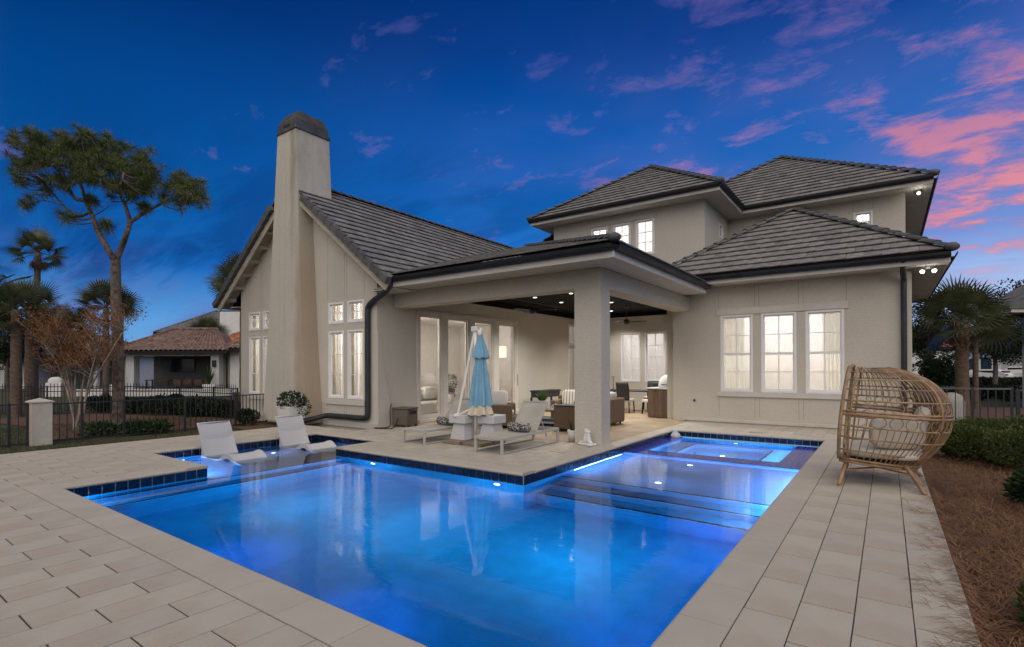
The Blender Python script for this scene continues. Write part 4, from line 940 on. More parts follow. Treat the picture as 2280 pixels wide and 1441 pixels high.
# ================================================================ CHAISES, BOLSTERS, TABLES, UMBRELLA
def chaise(loc, label):
    t = thing('chaise_lounge', label, 'chaise lounge', loc, 0, 'sling chaise lounges by the pool'); w, L, h = .31, 2.04, .31
    q = MB()
    for s in (-1, 1): q.box(s*w-.025, s*w+.025, 0, L, h-.055, h, .006)
    q.box(-w+.026, w-.026, 0, .05, h-.054, h-.001, .005); q.box(-w+.026, w-.026, L-.05, L, h-.054, h-.001, .005); q.build('frame', 'alu', t)
    for s in (-1, 1):
        for y in (.0, L-.05): q = MB(); q.box(s*w-.0245, s*w+.0245, y, y+.05, .0, h-.056, .005); q.build('leg', 'alu', t)
        q = MB(); q.box(s*w-.018, s*w+.018, .051, L-.051, .008, .032, .004); q.build('runner', 'alu', t)
    q = MB(); q.grid(lambda a, b: (lerp(-w+.026, w-.026, a), lerp(.05, 1.22, b), h-.012-.02*sin(pi*a)*sin(pi*b)), 6, 8); q.build('seat', 'sling', t, smooth=True, fix=False)
    hy, hz, ty, tz = 1.20, h, 1.64, .87
    q = MB()
    for s in (-1, 1): q.bar((s*(w-.02), hy, hz), (s*(w-.02), ty, tz), .028, .03)
    q.bar((-w+.02, ty, tz), (w-.02, ty, tz), .03, .03); b = q.build('backrest', 'alu', t)
    q = MB(); q.grid(lambda a, c: (lerp(-w+.034, w-.034, a), lerp(hy, ty, c)+.012*sin(pi*a), lerp(hz, tz, c)), 6, 6); q.build('sling', 'sling', b, smooth=True, fix=False)
    for s in (-1, 1): q = MB(); q.bar((s*(w-.06), 1.42, .58), (s*(w-.06), 1.66, .16), .018, .018); q.build('prop', 'alu', t)
    return t
chaise((-6.05, 7.62, 0), 'grey sling chaise lounge in front of the stucco column'); chaise((-8.10, 7.68, 0), 'grey sling chaise lounge beside the brown hose box')
def bolster(loc, label):
    q = MB(); q.lathe([(.0, -.25), (.07, -.25), (.088, -.235), (.09, 0), (.088, .235), (.07, .25), (.0, .25)], n=20); q.xf(Matrix.Rotation(R(90), 4, 'Y'))
    o_ = q.build('bolster_pillow', 'bolster_print', None, smooth=True); o_.location = loc; tag(o_, label, 'pillow', 'patterned bolster pillows')
bolster((-6.07, 8.66, .395), 'black and white bolster pillow on the chaise in front of the column'); bolster((-8.12, 8.72, .395), 'black and white bolster pillow on the chaise beside the hose box')
def side_table(loc, rz, label):
    t = thing('side_table', label, 'side table', loc, rz, 'white pedestal side tables')
    q = MB(); q.box(-.22, .22, -.22, .22, .34, .52, .012); q.build('table_top', 'white_plastic', t)
    q = MB(); frustum(q, [(-.20, .20, -.20, .20, .0), (-.145, .145, -.145, .145, .339)]); q.build('pedestal', 'white_plastic', t)
side_table((-7.42, 8.50, .075), 0, 'white pedestal side table left of the blue umbrella'); side_table((-6.86, 8.78, .075), 0, 'white pedestal side table right of the blue umbrella pole')
t = thing('umbrella_base', 'brown paver slab base under the blue umbrella', 'umbrella base', (-7.12, 8.5, 0))
for x in (-.52, 0.01):
    for y in (-.42, .01): q = MB(); q.box(x, x+.51, y, y+.41, .0, .072, .008); q.build('slab', 'slab', t)
q = MB(); q.bar((-.55, -.005, .073), (.55, -.005, .073), .04, .006); q.bar((-.0, -.45, .070), (-.0, .45, .070), .04, .009); q.build('cross_plate', 'iron', t)
t = thing('patio_umbrella', 'closed light blue cantilever umbrella with cream valance and white mast', 'umbrella', (-7.13, 8.56, .08))
q = MB(); q.tube([(0, 0, 0), (0, 0, 1.2), (0, 0, 2.32)], .034, 14); q.build('mast', 'umbrella_white', t, smooth=True)
q = MB(); q.bar((-.30, -.22, .53), (.0, .0, 2.36), .055, .045); q.build('arm', 'umbrella_white', t)
q = MB(); q.box(-.09, .06, -.05, .05, 2.29, 2.40, .015); q.bar((0, 0, 2.40), (.10, .05, 2.22), .05, .05); q.build('arm_joint', 'umbrella_white', t)
q = MB(); q.box(-.05, .05, -.055, .055, .56, .74, .02); q.build('crank_housing', 'umbrella_white', t); q = MB(); q.tube([(-.02, -.06, .66), (-.16, -.15, .58), (-.30, -.24, .50)], .022, 8); q.blob((-.32, -.26, .50), (.06, .06, .05), 10, 6); q.build('crank_handle', 'umbrella_white', t, smooth=True)
def canopy(z0, z1, r0, r1, n, mat, amp, name, cx_=.09, cy_=.07, parent=t):
    q = MB()
    def fn(s, k):
        a = s*2*pi; r = lerp(r1, r0, k**1.25)*(1+amp*sin(a*8)*(.35+.65*(1-k))+.12*amp*sin(a*3+1)); return (cx_+r*cos(a), cy_+r*sin(a), lerp(z0, z1, k)+.02*sin(a*8+.6)*(1-k))
    q.grid(fn, n, 12, closed_u=True); return q.build(name, mat, parent, smooth=True, fix=False)
canopy(.70, 2.10, .05, .215, 64, 'canvas_blue', .26, 'canopy'); canopy(.52, .72, .205, .235, 64, 'canvas_cream', .26, 'valance'); canopy(1.72, 2.24, .03, .165, 48, 'canvas_blue', .22, 'vent_cap')
q = MB(); q.lathe([(.04, 0), (.05, .05), (.03, .12), (.008, .16)], (.09, .07, 2.22), 12); q.build('finial', 'umbrella_white', t, smooth=True)

# ================================================================ HOSE BOX, HOSE, PLANTERS, STATUE
t = thing('hose_box', 'brown plastic hose reel box against the patio wall', 'hose box', (-10.72, 9.87, 0), R(10))
q = MB(); q.box(-.24, .24, -.25, .25, .05, .47, .015); q.build('body', 'box_brown', t); q = MB(); q.box(-.26, .26, -.27, .27, .471, .52, .02); q.build('lid', 'box_brown', t)
q = MB(); q.box(.241, .247, -.13, .17, .34, .43); q.build('slot', 'black', t)
for x in (-.2, .2):
    for y in (-.21, .21): q = MB(); q.box(x-.03, x+.03, y-.03, y+.03, 0, .049); q.build('foot', 'box_brown', t)
q = MB(); q.tube(curve([(-10.99, 9.62, .60), (-10.93, 9.55, .58), (-10.85, 9.45, .35), (-10.75, 9.35, .05), (-10.85, 9.12, .018), (-11.0, 9.05, .02), (-10.8, 9.0, .018), (-10.5, 9.2, .02), (-10.62, 9.45, .10), (-10.72, 9.60, .24)], 6), .014, 8)
tag(q.build('garden_hose', 'rubber', None, smooth=True), 'black garden hose looping from the wall tap to the box', 'hose')
def leaves_blob(q, c, r, n, size, up=.3, flat=1.0, rng=random):
    for _ in range(n):
        while True:
            v = Vector((rng.uniform(-1, 1), rng.uniform(-1, 1), rng.uniform(-1, 1)))
            if .05 < v.length <= 1: break
        k = v.length**.35; v = v.normalized()*k
        p = Vector(c)+Vector((v.x*r[0], v.y*r[1], v.z*r[2]))
        d_ = (v+Vector((rng.uniform(-1, 1), rng.uniform(-1, 1), rng.uniform(-.6, 1)+up))*.8).normalized()
        s = d_.cross(Vector((rng.uniform(-1, 1), rng.uniform(-1, 1), rng.uniform(-1, 1)))); s = s.normalized() if s.length > .01 else d_.orthogonal().normalized()
        L = size*rng.uniform(.6, 1.3); w = L*.26*flat; nn = d_.cross(s)*L*.12
        q.quad(p, p+d_*L*.5+s*w+nn, p+d_*L, p+d_*L*.5-s*w+nn)
t = thing('flower_planter', 'square pale planter of white flowers against the chimney', 'planter', (-13.78, 8.38, 0))
q = MB(); frustum(q, [(-.26, .26, -.24, .24, 0), (-.31, .31, -.28, .28, .5)]); q.build('pot', 'white_stone', t); q = MB(); q.box(-.32, .32, -.29, .29, .48, .52, .008); q.build('rim', 'white_stone', t)
q = MB(); leaves_blob(q, (0, 0, .66), (.40, .34, .24), 900, .085); leaves_blob(q, (.42, .1, .5), (.16, .16, .24), 160, .07); q.build('foliage', 'bush_leaf', t, fix=False); q = MB(); leaves_blob(q, (.08, -.05, .72), (.36, .33, .22), 90, .05, flat=2.2); q.build('blossom', 'petal', t, fix=False)
t = thing('snake_plant', 'small white pot with spiky green plant beside the column', 'potted plant', (-5.56, 9.98, 0))
q = MB(); q.lathe([(.09, 0), (.125, .24), (.11, .24), (.10, .2)], n=18); q.build('pot', 'white_stone', t, smooth=True)
for k in range(9): a = k*2.4; q = MB(); L = random.uniform(.16, .36); ex = Vector((cos(a)*.10, sin(a)*.10, L)); b0 = Vector((cos(a)*.04, sin(a)*.04, .19)); s = Vector((-sin(a), cos(a), 0))*.02; q.quad(b0-s, b0+s, b0+ex*.6+s*.9, b0+ex, b0+ex*.6-s*.9); q.build('leaf', 'bush_leaf', t, fix=False)
t = thing('stone_statue', 'small white statue of two embracing frogs at the column foot', 'statue', (-5.0, 9.56, 0), R(-15))
q = MB(); q.box(-.17, .19, -.11, .10, 0, .055, .02); q.build('plinth', 'white_stone', t)
def skin(parts, name, mat, parent):   # blobs merged into one body
    q = MB()
    for c, r in parts: q.blob(c, r, 14, 9)
    me = q.mesh(name, mat, True); o_ = link(name, me, parent); rm = o_.modifiers.new('remesh', 'REMESH'); rm.mode = 'VOXEL'; rm.voxel_size = .008; rm.use_smooth_shade = True; return o_
skin([((-.02, 0, .13), (.075, .07, .10)), ((-.01, 0, .21), (.055, .055, .08)), ((-.005, 0, .285), (.058, .055, .042)), ((-.035, -.01, .325), (.022, .022, .022)), ((.01, -.01, .33), (.022, .022, .022)), ((-.08, 0, .07), (.06, .06, .04)), ((-.15, .0, .06), (.04, .05, .03))], 'frog', 'white_stone', t)
skin([((.065, -.01, .12), (.05, .055, .09)), ((.055, -.01, .20), (.04, .045, .07)), ((.05, -.005, .275), (.05, .05, .04)), ((.065, -.015, .315), (.02, .02, .02)), ((.04, .02, .315), (.018, .018, .018)), ((.11, -.02, .075), (.05, .05, .035)), ((.15, -.03, .06), (.03, .04, .025))], 'frog', 'white_stone', t)
q = MB(); q.lathe([(.0, 0), (.10, .02), (.125, .07), (.115, .12), (.07, .17), (.055, .21), (.06, .24), (.0, .25)], n=20)
o_ = q.build('chlorine_floater', 'white_plastic', None, smooth=True); o_.location = (-4.30, 12.95, -.205); tag(o_, 'white floating chlorine dispenser at the far corner of the spa', 'pool floater')

# ================================================================ EGG CHAIR
t = thing('egg_chair', 'rattan egg-shaped lounge chair with cream cushions on the right deck', 'egg chair', (-.52, 8.93, 0))
def egg(z): # depth, half width at height z, x of the opening
    k = (z-.33)/(1.62-.33); k = min(max(k, 0), 1)
    if k < .47: a = k/.47; ru = lerp(.86, 1.19, sin(a*pi/2)); rv = lerp(.55, .78, sin(a*pi/2))
    else: a = (k-.47)/.53; c = max(0, 1-a**2.3)**.5; ru = .10+1.09*c if a < 1 else .10; rv = lerp(.48, .78, max(0, 1-a**2.4)**.6)
    return ru, rv, .0+.13*k**1.6-.02
def epos(th, z):
    ru, rv, x0 = egg(z); u_ = ru*max(0, cos(th))**.75; return Vector((x0+u_, rv*math.copysign(abs(sin(th))**.8, sin(th)), z-.10*u_*(1.62-z)/1.2))
def hoop(z, r, n=28): return [epos(-pi/2+pi*i/n, z) for i in range(n+1)]
for z, r in ((.37, .019), (.50, .011), (.68, .012), (.83, .012), (.98, .02), (1.02, .018), (1.165, .013), (1.31, .011), (1.43, .011), (1.53, .011)):
    q = MB(); q.tube(hoop(z, r), r, 6); q.build('hoop', 'rattan', t, smooth=True)
NZ = 16
def ribz(th, z0, z1): return [epos(th, lerp(z0, z1, i/NZ)) for i in range(NZ+1)]
for i in range(1, 46):
    th = -pi/2+pi*i/46
    big = i in (15, 31)
    q = MB(); q.tube(ribz(th, .36, .83), .017 if big else .0065, 5); q.build('rib', 'rattan', t, smooth=True)
    q = MB(); q.tube(ribz(th, .83 if big else 1.165, 1.585), .022 if big else .0075, 5); q.build('rib', 'rattan', t, smooth=True)
# rings between the hoops
def ringpts(thc, zc, rad):
    o_ = []
    for k in range(18):
        a = 2*pi*k/18; z = zc+rad*sin(a); ru, rv, x0 = egg(z); s_ = max(.55, (ru+rv)/2*1.02); o_.append(epos(thc+rad*cos(a)/s_, z))
    return o_
for zc in (.905, 1.095):
    for i in range(19):
        th = -pi/2+pi*(i+.5)/19
        q = MB(); q.tube(ringpts(th, zc, .068), .0055, 5, closed=True); q.build('ring', 'rattan', t, smooth=True)
# opening frame
fp = [epos(-pi/2, lerp(.36, 1.595, i/18)) for i in range(19)]+[Vector((.12, lerp(-.40, .40, k/8), 1.60+.02*sin(pi*k/8))) for k in range(1, 8)]+[epos(pi/2, lerp(1.595, .36, i/18)) for i in range(19)]
q = MB(); q.tube(fp, .024, 7); q.build('opening_frame', 'rattan', t, smooth=True)
for sl in (slice(0, 19), slice(-19, None)): q = MB(); q.tube([p+Vector((.10, 0, 0)) for p in fp[sl]], .013, 6); q.build('inner_frame', 'rattan', t, smooth=True)
# underframe and legs
q = MB(); q.tube(hoop(.335, .02), .024, 7); q.bar((0, -.52, .335), (0, .52, .335), .05, .035); q.build('seat_ring', 'rattan', t, smooth=True)
q = MB(); q.grid(lambda a, b: (lerp(.02, .80, a), lerp(-.5, .5, b)*(1-.55*a*a), .345-.06*a), 8, 8); q.build('seat_deck', 'rattan', t, fix=False)
for (x, y, ex, ey) in ((.08, -.42, -.02, -.66), (.66, -.36, .90, -.68), (.10, .40, -.02, .05), (.62, .30, .89, -.03), (.58, .34, .92, .72)):
    q = MB(); q.tube(curve([(x, y, .33), (lerp(x, ex, .35), lerp(y, ey, .35), .25), (ex, ey, .0)], 4), [.03]*4+[.027]*4+[.022], 8); q.build('leg', 'rattan', t, smooth=True)
for a, b in (((.06, -.50, .20), (.74, -.46, .20)), ((.06, -.50, .205), (.74, .40, .19)), ((.04, .24, .21), (.78, -.48, .205))): q = MB(); q.tube([a, b], .011, 6); q.build('stretcher', 'rattan', t)
def cushion(c, r, name, mat, parent, rot=None, p=.55):
    q = MB(); q.blob((0, 0, 0), r, 20, 12, p=p, sq=.5); M_ = Matrix.Translation(c) @ (rot or Matrix()); q.xf(M_); return q.build(name, mat, parent, smooth=True)
cushion((.46, 0, .44), (.44, .55, .085), 'seat_cushion', 'cushion', t)
ry = lambda d: Matrix.Rotation(R(d), 4, 'Y'); rzm = lambda d: Matrix.Rotation(R(d), 4, 'Z')
cushion((.86, .05, .79), (.085, .34, .27), 'back_cushion', 'cushion', t, ry(16)); cushion((.62, -.42, .73), (.32, .085, .21), 'side_cushion', 'cushion', t, rzm(22)); cushion((.62, .44, .73), (.30, .085, .21), 'side_cushion', 'cushion', t, rzm(-22)); cushion((.52, .12, .70), (.08, .27, .19), 'throw_pillow', 'cushion_white', t, ry(25))

# ================================================================ PATIO FURNITURE
def wicker_seat(name, label, cat, loc, rz, w, d_=.85, back=True, group=None, stripe=False):
    t = thing(name, label, cat, loc, rz, group); h2 = w/2
    q = MB(); q.box(-h2, h2, -d_/2, d_/2, .06, .30, .03); q.build('base', 'wicker', t)
    for s in (-1, 1): q = MB(); q.box(s*h2-.07, s*h2+.07, -d_/2, d_/2-.02, .06, .62, .03); q.build('armrest', 'wicker', t)
    q = MB(); q.box(-h2-.07, h2+.07, d_/2-.10, d_/2+.06, .06, .74, .03); q.build('backrest', 'wicker', t)
    n = max(1, round(w/.75)); L = (w-.16)/n
    for k in range(n):
        x = -h2+.08+L*(k+.5); cushion((x, -.05, .38), (L/2-.01, d_/2-.06, .085), 'seat_cushion', 'cushion', t, p=.4); cushion((x, d_/2-.20, .66), (L/2-.01, .10, .25), 'back_cushion', 'stripe_cushion' if stripe else 'cushion', t, Matrix.Rotation(R(-12), 4, 'X'), p=.45)
    for x in (-h2, h2):
        for y in (-d_/2+.08, d_/2-.06): q = MB(); q.lathe([(.03, 0), (.035, .059)], (x, y, 0), 10); q.build('foot', 'iron', t)
    return t
wicker_seat('wicker_armchair', 'wicker armchair with pale cushion behind the blue umbrella', 'armchair', (-8.6, 11.3, 0), R(120), .85, group='wicker seats under the porch')
wicker_seat('wicker_armchair', 'wicker armchair with striped back cushion facing the coffee table', 'armchair', (-7.9, 13.9, 0), R(12), .72, group='wicker seats under the porch', stripe=True)
wicker_seat('wicker_sofa', 'wicker sofa seen from its end beside the column', 'sofa', (-6.55, 12.9, 0), R(-90), 1.9, group='wicker seats under the porch')
t = thing('wicker_ottoman', 'low square wicker box left of the column', 'ottoman', (-6.55, 11.6, 0), R(4)); q = MB(); q.box(-.32, .32, -.28, .28, .05, .62, .02); q.build('body', 'wicker', t); q = MB(); q.box(-.33, .33, -.29, .29, .621, .65, .01); q.build('table_top', 'black_wood', t)
for s in (-1, 1):
    for r_ in (-1, 1): q = MB(); q.lathe([(.025, 0), (.03, .049)], (s*.27, r_*.23, 0), 8); q.build('foot', 'iron', t)
o_ = cushion((-8.52, 11.22, .78), (.25, .10, .21), 'throw_pillow', 'cushion_white', None, Matrix.Rotation(R(30), 4, 'Z')); tag(o_, 'pale throw pillow propped in the wicker armchair behind the umbrella', 'pillow')
t = thing('coffee_table', 'dark low coffee table with slatted shelf on the patio', 'coffee table', (-7.75, 12.35, 0), R(8))
q = MB(); q.box(-.6, .6, -.36, .36, .40, .45, .008); q.build('table_top', 'wood_slat', t); q = MB(); q.box(-.54, .54, -.3, .3, .12, .15, .006); q.build('shelf', 'wood_slat', t)
for x in (-.53, .53):
    for y in (-.29, .29): q = MB(); q.lathe([(.03, 0), (.04, .08), (.025, .18), (.04, .30), (.035, .399)], (x, y, 0), 10); q.build('leg', 'black_wood', t, smooth=True)
t = thing('fern_pot', 'white square pot of bright green fern on the coffee table', 'potted plant', (-7.85, 12.35, .452))
q = MB(); frustum(q, [(-.12, .12, -.12, .12, 0), (-.15, .15, -.15, .15, .22)]); q.build('pot', 'white_stone', t); q = MB()
for k in range(260):
    a = random.uniform(0, 2*pi); r_ = random.uniform(.03, .24); p0 = Vector((cos(a)*r_*.3, sin(a)*r_*.3, .21)); p1 = Vector((cos(a)*r_, sin(a)*r_, .24+random.uniform(.06, .26))); s = Vector((-sin(a), cos(a), 0))*.012; q.quad(p0-s*.4, p0+s*.4, (p0+p1)/2+s, p1, (p0+p1)/2-s)
q.build('fronds', 'fern_leaf', t, fix=False)
q = MB(); leaves_blob(q, (0, 0, .05), (.09, .07, .05), 40, .06, flat=2); o_ = q.build('sea_shell_ornament', 'petal', None, fix=False); o_.location = (-7.35, 12.2, .455); tag(o_, 'small pale shell ornament beside the fern on the table', 'ornament')
struct_rug = MB().box(-10.4, -6.6, 11.2, 14.6, .0, .008); tag(struct_rug.build('outdoor_rug', 'rug', None), 'dark outdoor rug under the patio furniture', 'rug')
# console and dark furniture along the wall
t = thing('wall_console', 'black console table against the patio wall behind the fern', 'console table', (-10.4, 16.6, 0), R(90))
q = MB(); q.box(-.75, .75, -.22, .22, .70, .76, .008); q.build('table_top', 'black_wood', t); q = MB(); q.box(-.7, .7, -.2, .2, .50, .699); q.build('drawer_box', 'black_wood', t)
for x in (-.7, .7):
    for y in (-.18, .18): q = MB(); q.box(x-.03, x+.03, y-.03, y+.03, 0, .499); q.build('leg', 'black_wood', t)
# dining set
t = thing('dining_table', 'dark dining table at the back of the porch', 'dining table', (-7.7, 18.2, 0)); q = MB(); q.box(-.95, .95, -.5, .5, .72, .77, .01); q.build('table_top', 'black_wood', t)
for x in (-.85, .85):
    for y in (-.42, .42): q = MB(); q.box(x-.04, x+.04, y-.04, y+.04, 0, .719); q.build('leg', 'black_wood', t)
def dchair(loc, rz, label):
    t = thing('dining_chair', label, 'dining chair', loc, rz, 'black dining chairs'); q = MB(); q.box(-.23, .23, -.23, .23, .40, .49, .015); q.build('seat', 'cushion', t); q = MB()
    q.grid(lambda a, b: (lerp(-.23, .23, a), .22+.10*b*b+.02*sin(pi*a), lerp(.44, 1.08, b)), 6, 6); o_ = q.build('backrest', 'black_wood', t, smooth=True, fix=False); o_.modifiers.new('solid', 'SOLIDIFY').thickness = .035
    for x in (-.2, .2):
        for y in (-.2, .2): q = MB(); q.bar((x, y, .40), (x*1.08, y*1.12, 0), .035); q.build('leg', 'black_wood', t)
dchair((-6.55, 17.25, 0), R(-115), 'black high-back dining chair beside the grill counter'); dchair((-7.5, 17.3, 0), R(180), 'black dining chair at the near side of the table'); dchair((-8.3, 17.35, 0), R(176), 'black dining chair farther along the near side'); dchair((-7.3, 19.2, 0), R(4), 'black dining chair behind the dining table')
t = thing('table_lantern', 'thin metal lantern stand on the dining table', 'lantern', (-8.35, 18.1, .77)); q = MB(); q.tube([(0, 0, 0), (0, 0, .5)], .012, 8); q.box(-.09, .09, -.008, .008, .46, .475); q.build('stem', 'iron', t); q = MB(); q.lathe([(.08, 0), (.08, .015), (.02, .03)], n=14); q.build('base', 'iron', t)
# grill counter
t = thing('grill_counter', 'outdoor kitchen counter clad in brown wood slats', 'counter', (-5.77, 16.42, 0))
q = MB(); q.box(-.44, .44, -.34, 1.2, .02, .90); q.build('carcass', 'black_wood', t)
for k in range(10): q = MB(); x = -.445+k*.089; q.box(x+.002, x+.087, -.365, -.341, .015, .90, .004); q.build('slat', 'wood_slat', t)
for k in range(16): q = MB(); y = -.34+k*.0965; q.box(-.464, -.441, y+.002, y+.0945, .015, .90, .004); q.build('slat', 'wood_slat', t)
q = MB(); q.box(-.49, .48, -.40, 1.22, .902, .95, .008); q.build('counter_top', 'granite', t)
t = thing('ceramic_grill', 'cream domed grill lid on the outdoor kitchen counter', 'grill', (-5.72, 16.55, .952)); q = MB(); q.lathe([(.30, 0), (.31, .06), (.29, .2), (.22, .32), (.1, .39), (.0, .41)], n=24); q.build('lid', 'white_stone', t, smooth=True); q = MB(); q.tube([(-.1, -.31, .08), (-.1, -.37, .10), (.1, -.37, .10), (.1, -.31, .08)], .012, 8); q.build('handle', 'iron', t)
t = thing('utensil_pot', 'pale crock beside the grill on the counter', 'crock', (-5.36, 16.15, .952)); q = MB(); q.lathe([(.07, 0), (.09, .1), (.085, .22), (.07, .2)], n=16); q.build('body', 'white_stone', t, smooth=True); q = MB(); leaves_blob(q, (0, 0, .26), (.08, .08, .07), 50, .07); q.build('foliage', 'petal', t, fix=False)
def fan(loc, zt, label):
    t = thing('ceiling_fan', label, 'ceiling fan', loc, R(20), 'black ceiling fans'); q = MB(); q.tube([(0, 0, 0), (0, 0, zt-loc[2])], .014, 8); q.lathe([(.06, 0), (.07, .07)], (0, 0, zt-loc[2]-.075), 14); q.build('downrod', 'iron', t)
    q = MB(); q.lathe([(.0, -.10), (.07, -.09), (.11, -.03), (.10, .03), (.05, .10)], n=18); q.build('motor', 'iron', t, smooth=True)
    for k in range(3):
        q = MB(); q.box(.10, .72, -.065, .065, -.006, .006, .004); q.xf(Matrix.Rotation(k*2*pi/3, 4, 'Z') @ Matrix.Rotation(R(12), 4, 'X')); q.build('blade', 'iron', t)
fan((-7.75, 17.95, 3.27), 3.86, 'black three-blade ceiling fan above the dining table'); fan((-8.45, 12.75, 3.27), 3.86, 'black three-blade ceiling fan above the sofa group')

# ================================================================ INSIDE THE LIVING ROOM
t = thing('indoor_sofa', 'white slipcovered sofa inside the sliding doors', 'sofa', (-12.9, 12.6, 0), R(90)); q = MB(); q.box(-1.1, 1.1, -.45, .45, .05, .45, .05); q.build('base', 'sofa_white', t); q = MB(); q.box(-1.1, 1.1, .25, .47, .451, .9, .06); q.build('backrest', 'sofa_white', t)
for s in (-1, 1): q = MB(); q.box(s*1.1-.12, s*1.1+.12, -.45, .46, .1, .64, .05); q.build('armrest', 'sofa_white', t)
for x in (-.5, .5): cushion((x, .12, .72), (.28, .10, .22), 'cushion', 'cushion_white', t)
t = thing('pendant_lamp', 'white drum pendant lamp seen through the sliding doors', 'pendant lamp', (-12.6, 16.6, 0)); q = MB(); q.lathe([(.30, 2.0), (.30, 2.45), (.29, 2.45), (.29, 2.0)], n=24); q.build('lamp_shade', 'lamp_shade_lit', t, fix=False); q = MB(); q.tube([(0, 0, 2.44), (0, 0, 3.64)], .008, 6); q.build('cord', 'iron', t)
t = thing('indoor_chair', 'cream upholstered chair inside the first glass door', 'armchair', (-12.6, 11.0, 0), R(60)); q = MB(); q.box(-.35, .35, -.35, .35, .1, .48, .06); q.build('seat', 'sofa_white', t); q = MB(); q.blob((0, .3, .7), (.36, .10, .36), 16, 10, .6, .6); q.build('backrest', 'sofa_white', t, smooth=True)
t = thing('indoor_plant', 'round green topiary inside the second glass door', 'potted plant', (-13.4, 14.6, 0)); q = MB(); q.lathe([(.15, .0), (.2, .8), (.17, .8)], n=14); q.build('pot', 'dark_interior', t); q = MB(); leaves_blob(q, (0, 0, 1.05), (.27, .27, .27), 350, .08); q.build('foliage', 'bush_leaf', t, fix=False)

ORD = ['first','second','third','fourth','fifth','sixth','seventh','eighth','ninth','tenth','eleventh','twelfth','thirteenth']
# ================================================================ FENCES
CA, SA = cos(R(35.768)), sin(R(35.768))
def cd(l, d_): return (l*CA-d_*SA, l*SA+d_*CA)          # lateral, depth seen from the garden -> x, y
def px(p, d_): return cd((p-1140)/1159.5*d_, d_)
picket_me = {}
def fence(name, label, posts, zt, zb, spacing=.115, spear=False, mid=(), group=None, pw=.05, rail='iron', pick='iron', rw_=.03):
    t = thing(name, label, 'fence', (*posts[0], zb), 0, group, world=True)
    for (x, y) in posts: q = MB(); q.box(x-pw/2, x+pw/2, y-pw/2, y+pw/2, zb, zt+.02, .004); q.build('post', 'iron', t)
    h = zt-zb-.09
    key = (round(h, 2), spear)
    if key not in picket_me:
        q = MB(); q.bar((0, 0, 0), (0, 0, h+(.10 if spear else 0)), .016)
        if spear: q.bar((0, 0, h+.09), (0, 0, h+.14), .010)
        picket_me[key] = q.mesh('picket', pick)
    for a, b in zip(posts, posts[1:]):
        a, b = Vector(a), Vector(b); L = (b-a).length; n = max(2, round(L/spacing)); u = (b-a)/L
        for z in ((zt-.02, zb+.07)+tuple(mid)):
            q = MB(); q.bar((*(a+u*pw/2), z), (*(b-u*pw/2), z), rw_, rw_); q.build('rail', rail, t)
        for k in range(1, n): p = a.lerp(b, k/n); link('picket', picket_me[key], t, Matrix.Translation((p.x, p.y, zb+.07)) @ Matrix.Rotation(math.atan2(u.y, u.x), 4, 'Z'))
    return t
FX = -15.9
fence('iron_fence', 'black picket fence from the low stone pillar to the house corner', [(FX, 3.60), (FX, 4.17), (FX, 5.03), (FX, 6.46), (FX, 7.85), (FX-.35, 9.0)], .79, -.18, .14)
fence('iron_fence', 'black picket fence running left from the low stone pillar', [(FX, 3.18), (FX, 2.87), (FX, 1.4), (FX, -.2)], .81, -.18, .14)
t = thing('stone_pillar', 'low beige stucco pillar with pyramid cap in the fence line', 'pillar', (FX, 3.39, -.18)); q = MB(); q.box(-.19, .19, -.19, .19, 0, 1.0, .008); q.build('shaft', 'pillar', t); q = MB(); frustum(q, [(-.215, .215, -.215, .215, 1.002), (-.215, .215, -.215, .215, 1.03), (-.01, .01, -.01, .01, 1.10)]); q.build('cap', 'pillar', t)
fence('spear_fence', 'black spear-topped fence in front of the neighbour pavilion', [(-17.9, 8.9), (-19.6, 8.9), (-22.0, 8.75), (-24.0, 7.6), (-26.2, 5.8), (-28.0, 4.6), (-31, 2.2)], .92, -.2, .13, True, (.72,))
fence('iron_fence', 'dark metal fence with flat top rail behind the egg chair', [(.55, 16.35), (1.65, 16.55), (2.38, 16.85)], 1.09, -.15, .15, rail='iron_rail', pick='iron', rw_=.04)
fence('garden_gate', 'dark metal gate at the right end of the fence', [(2.50, 16.95), (3.6, 17.5), (4.8, 18.1)], 1.05, -.15, .15, rail='iron_rail', pw=.07)

# ================================================================ PLANTS
def bush(label, c, r, n, size, mat='hedge_leaf', cat='shrub', name='shrub', group=None, core=.72, stems=True, lumps=5, seed=1):
    rng = random.Random(seed); t = thing(name, label, cat, (c[0], c[1], c[2]-r[2]), 0, group)
    q = MB(); k = []
    for i in range(lumps): a = rng.uniform(0, 2*pi); f = rng.uniform(.2, .55); k.append(((cos(a)*r[0]*f, sin(a)*r[1]*f, r[2]+rng.uniform(-.15, .25)*r[2]), tuple(x*rng.uniform(.5, .72) for x in r)))
    k.append(((0, 0, r[2]*.9), tuple(x*.8 for x in r)))
    for cc, rr in k: leaves_blob(q, cc, rr, n//len(k), size, rng=rng)
    q.build('foliage', mat, t, fix=False)
    q = MB()
    for i in range(7): a = i*.9; q.tube([(cos(a)*.03, sin(a)*.03, 0), (cos(a)*r[0]*.3, sin(a)*r[1]*.3, r[2]*.6), (cos(a)*r[0]*.55, sin(a)*r[1]*.55, r[2]*1.2)], [.016, .011, .004], 5)
    q.build('stems', 'bark_pale', t, fix=False); return t
G1 = 'clipped hedge shrubs along the pine straw bed'
bush('broad dark green shrub nearest behind the egg chair', (1.25, 12.6, .22), (.62, .75, .40), 9880, .052, group=G1, name='hedge_shrub', seed=2)
bush('dark green hedge shrub at the pine straw edge near the picture edge', (2.0, 11.9, .20), (.75, .85, .42), 11400, .052, group=G1, name='hedge_shrub', seed=3)
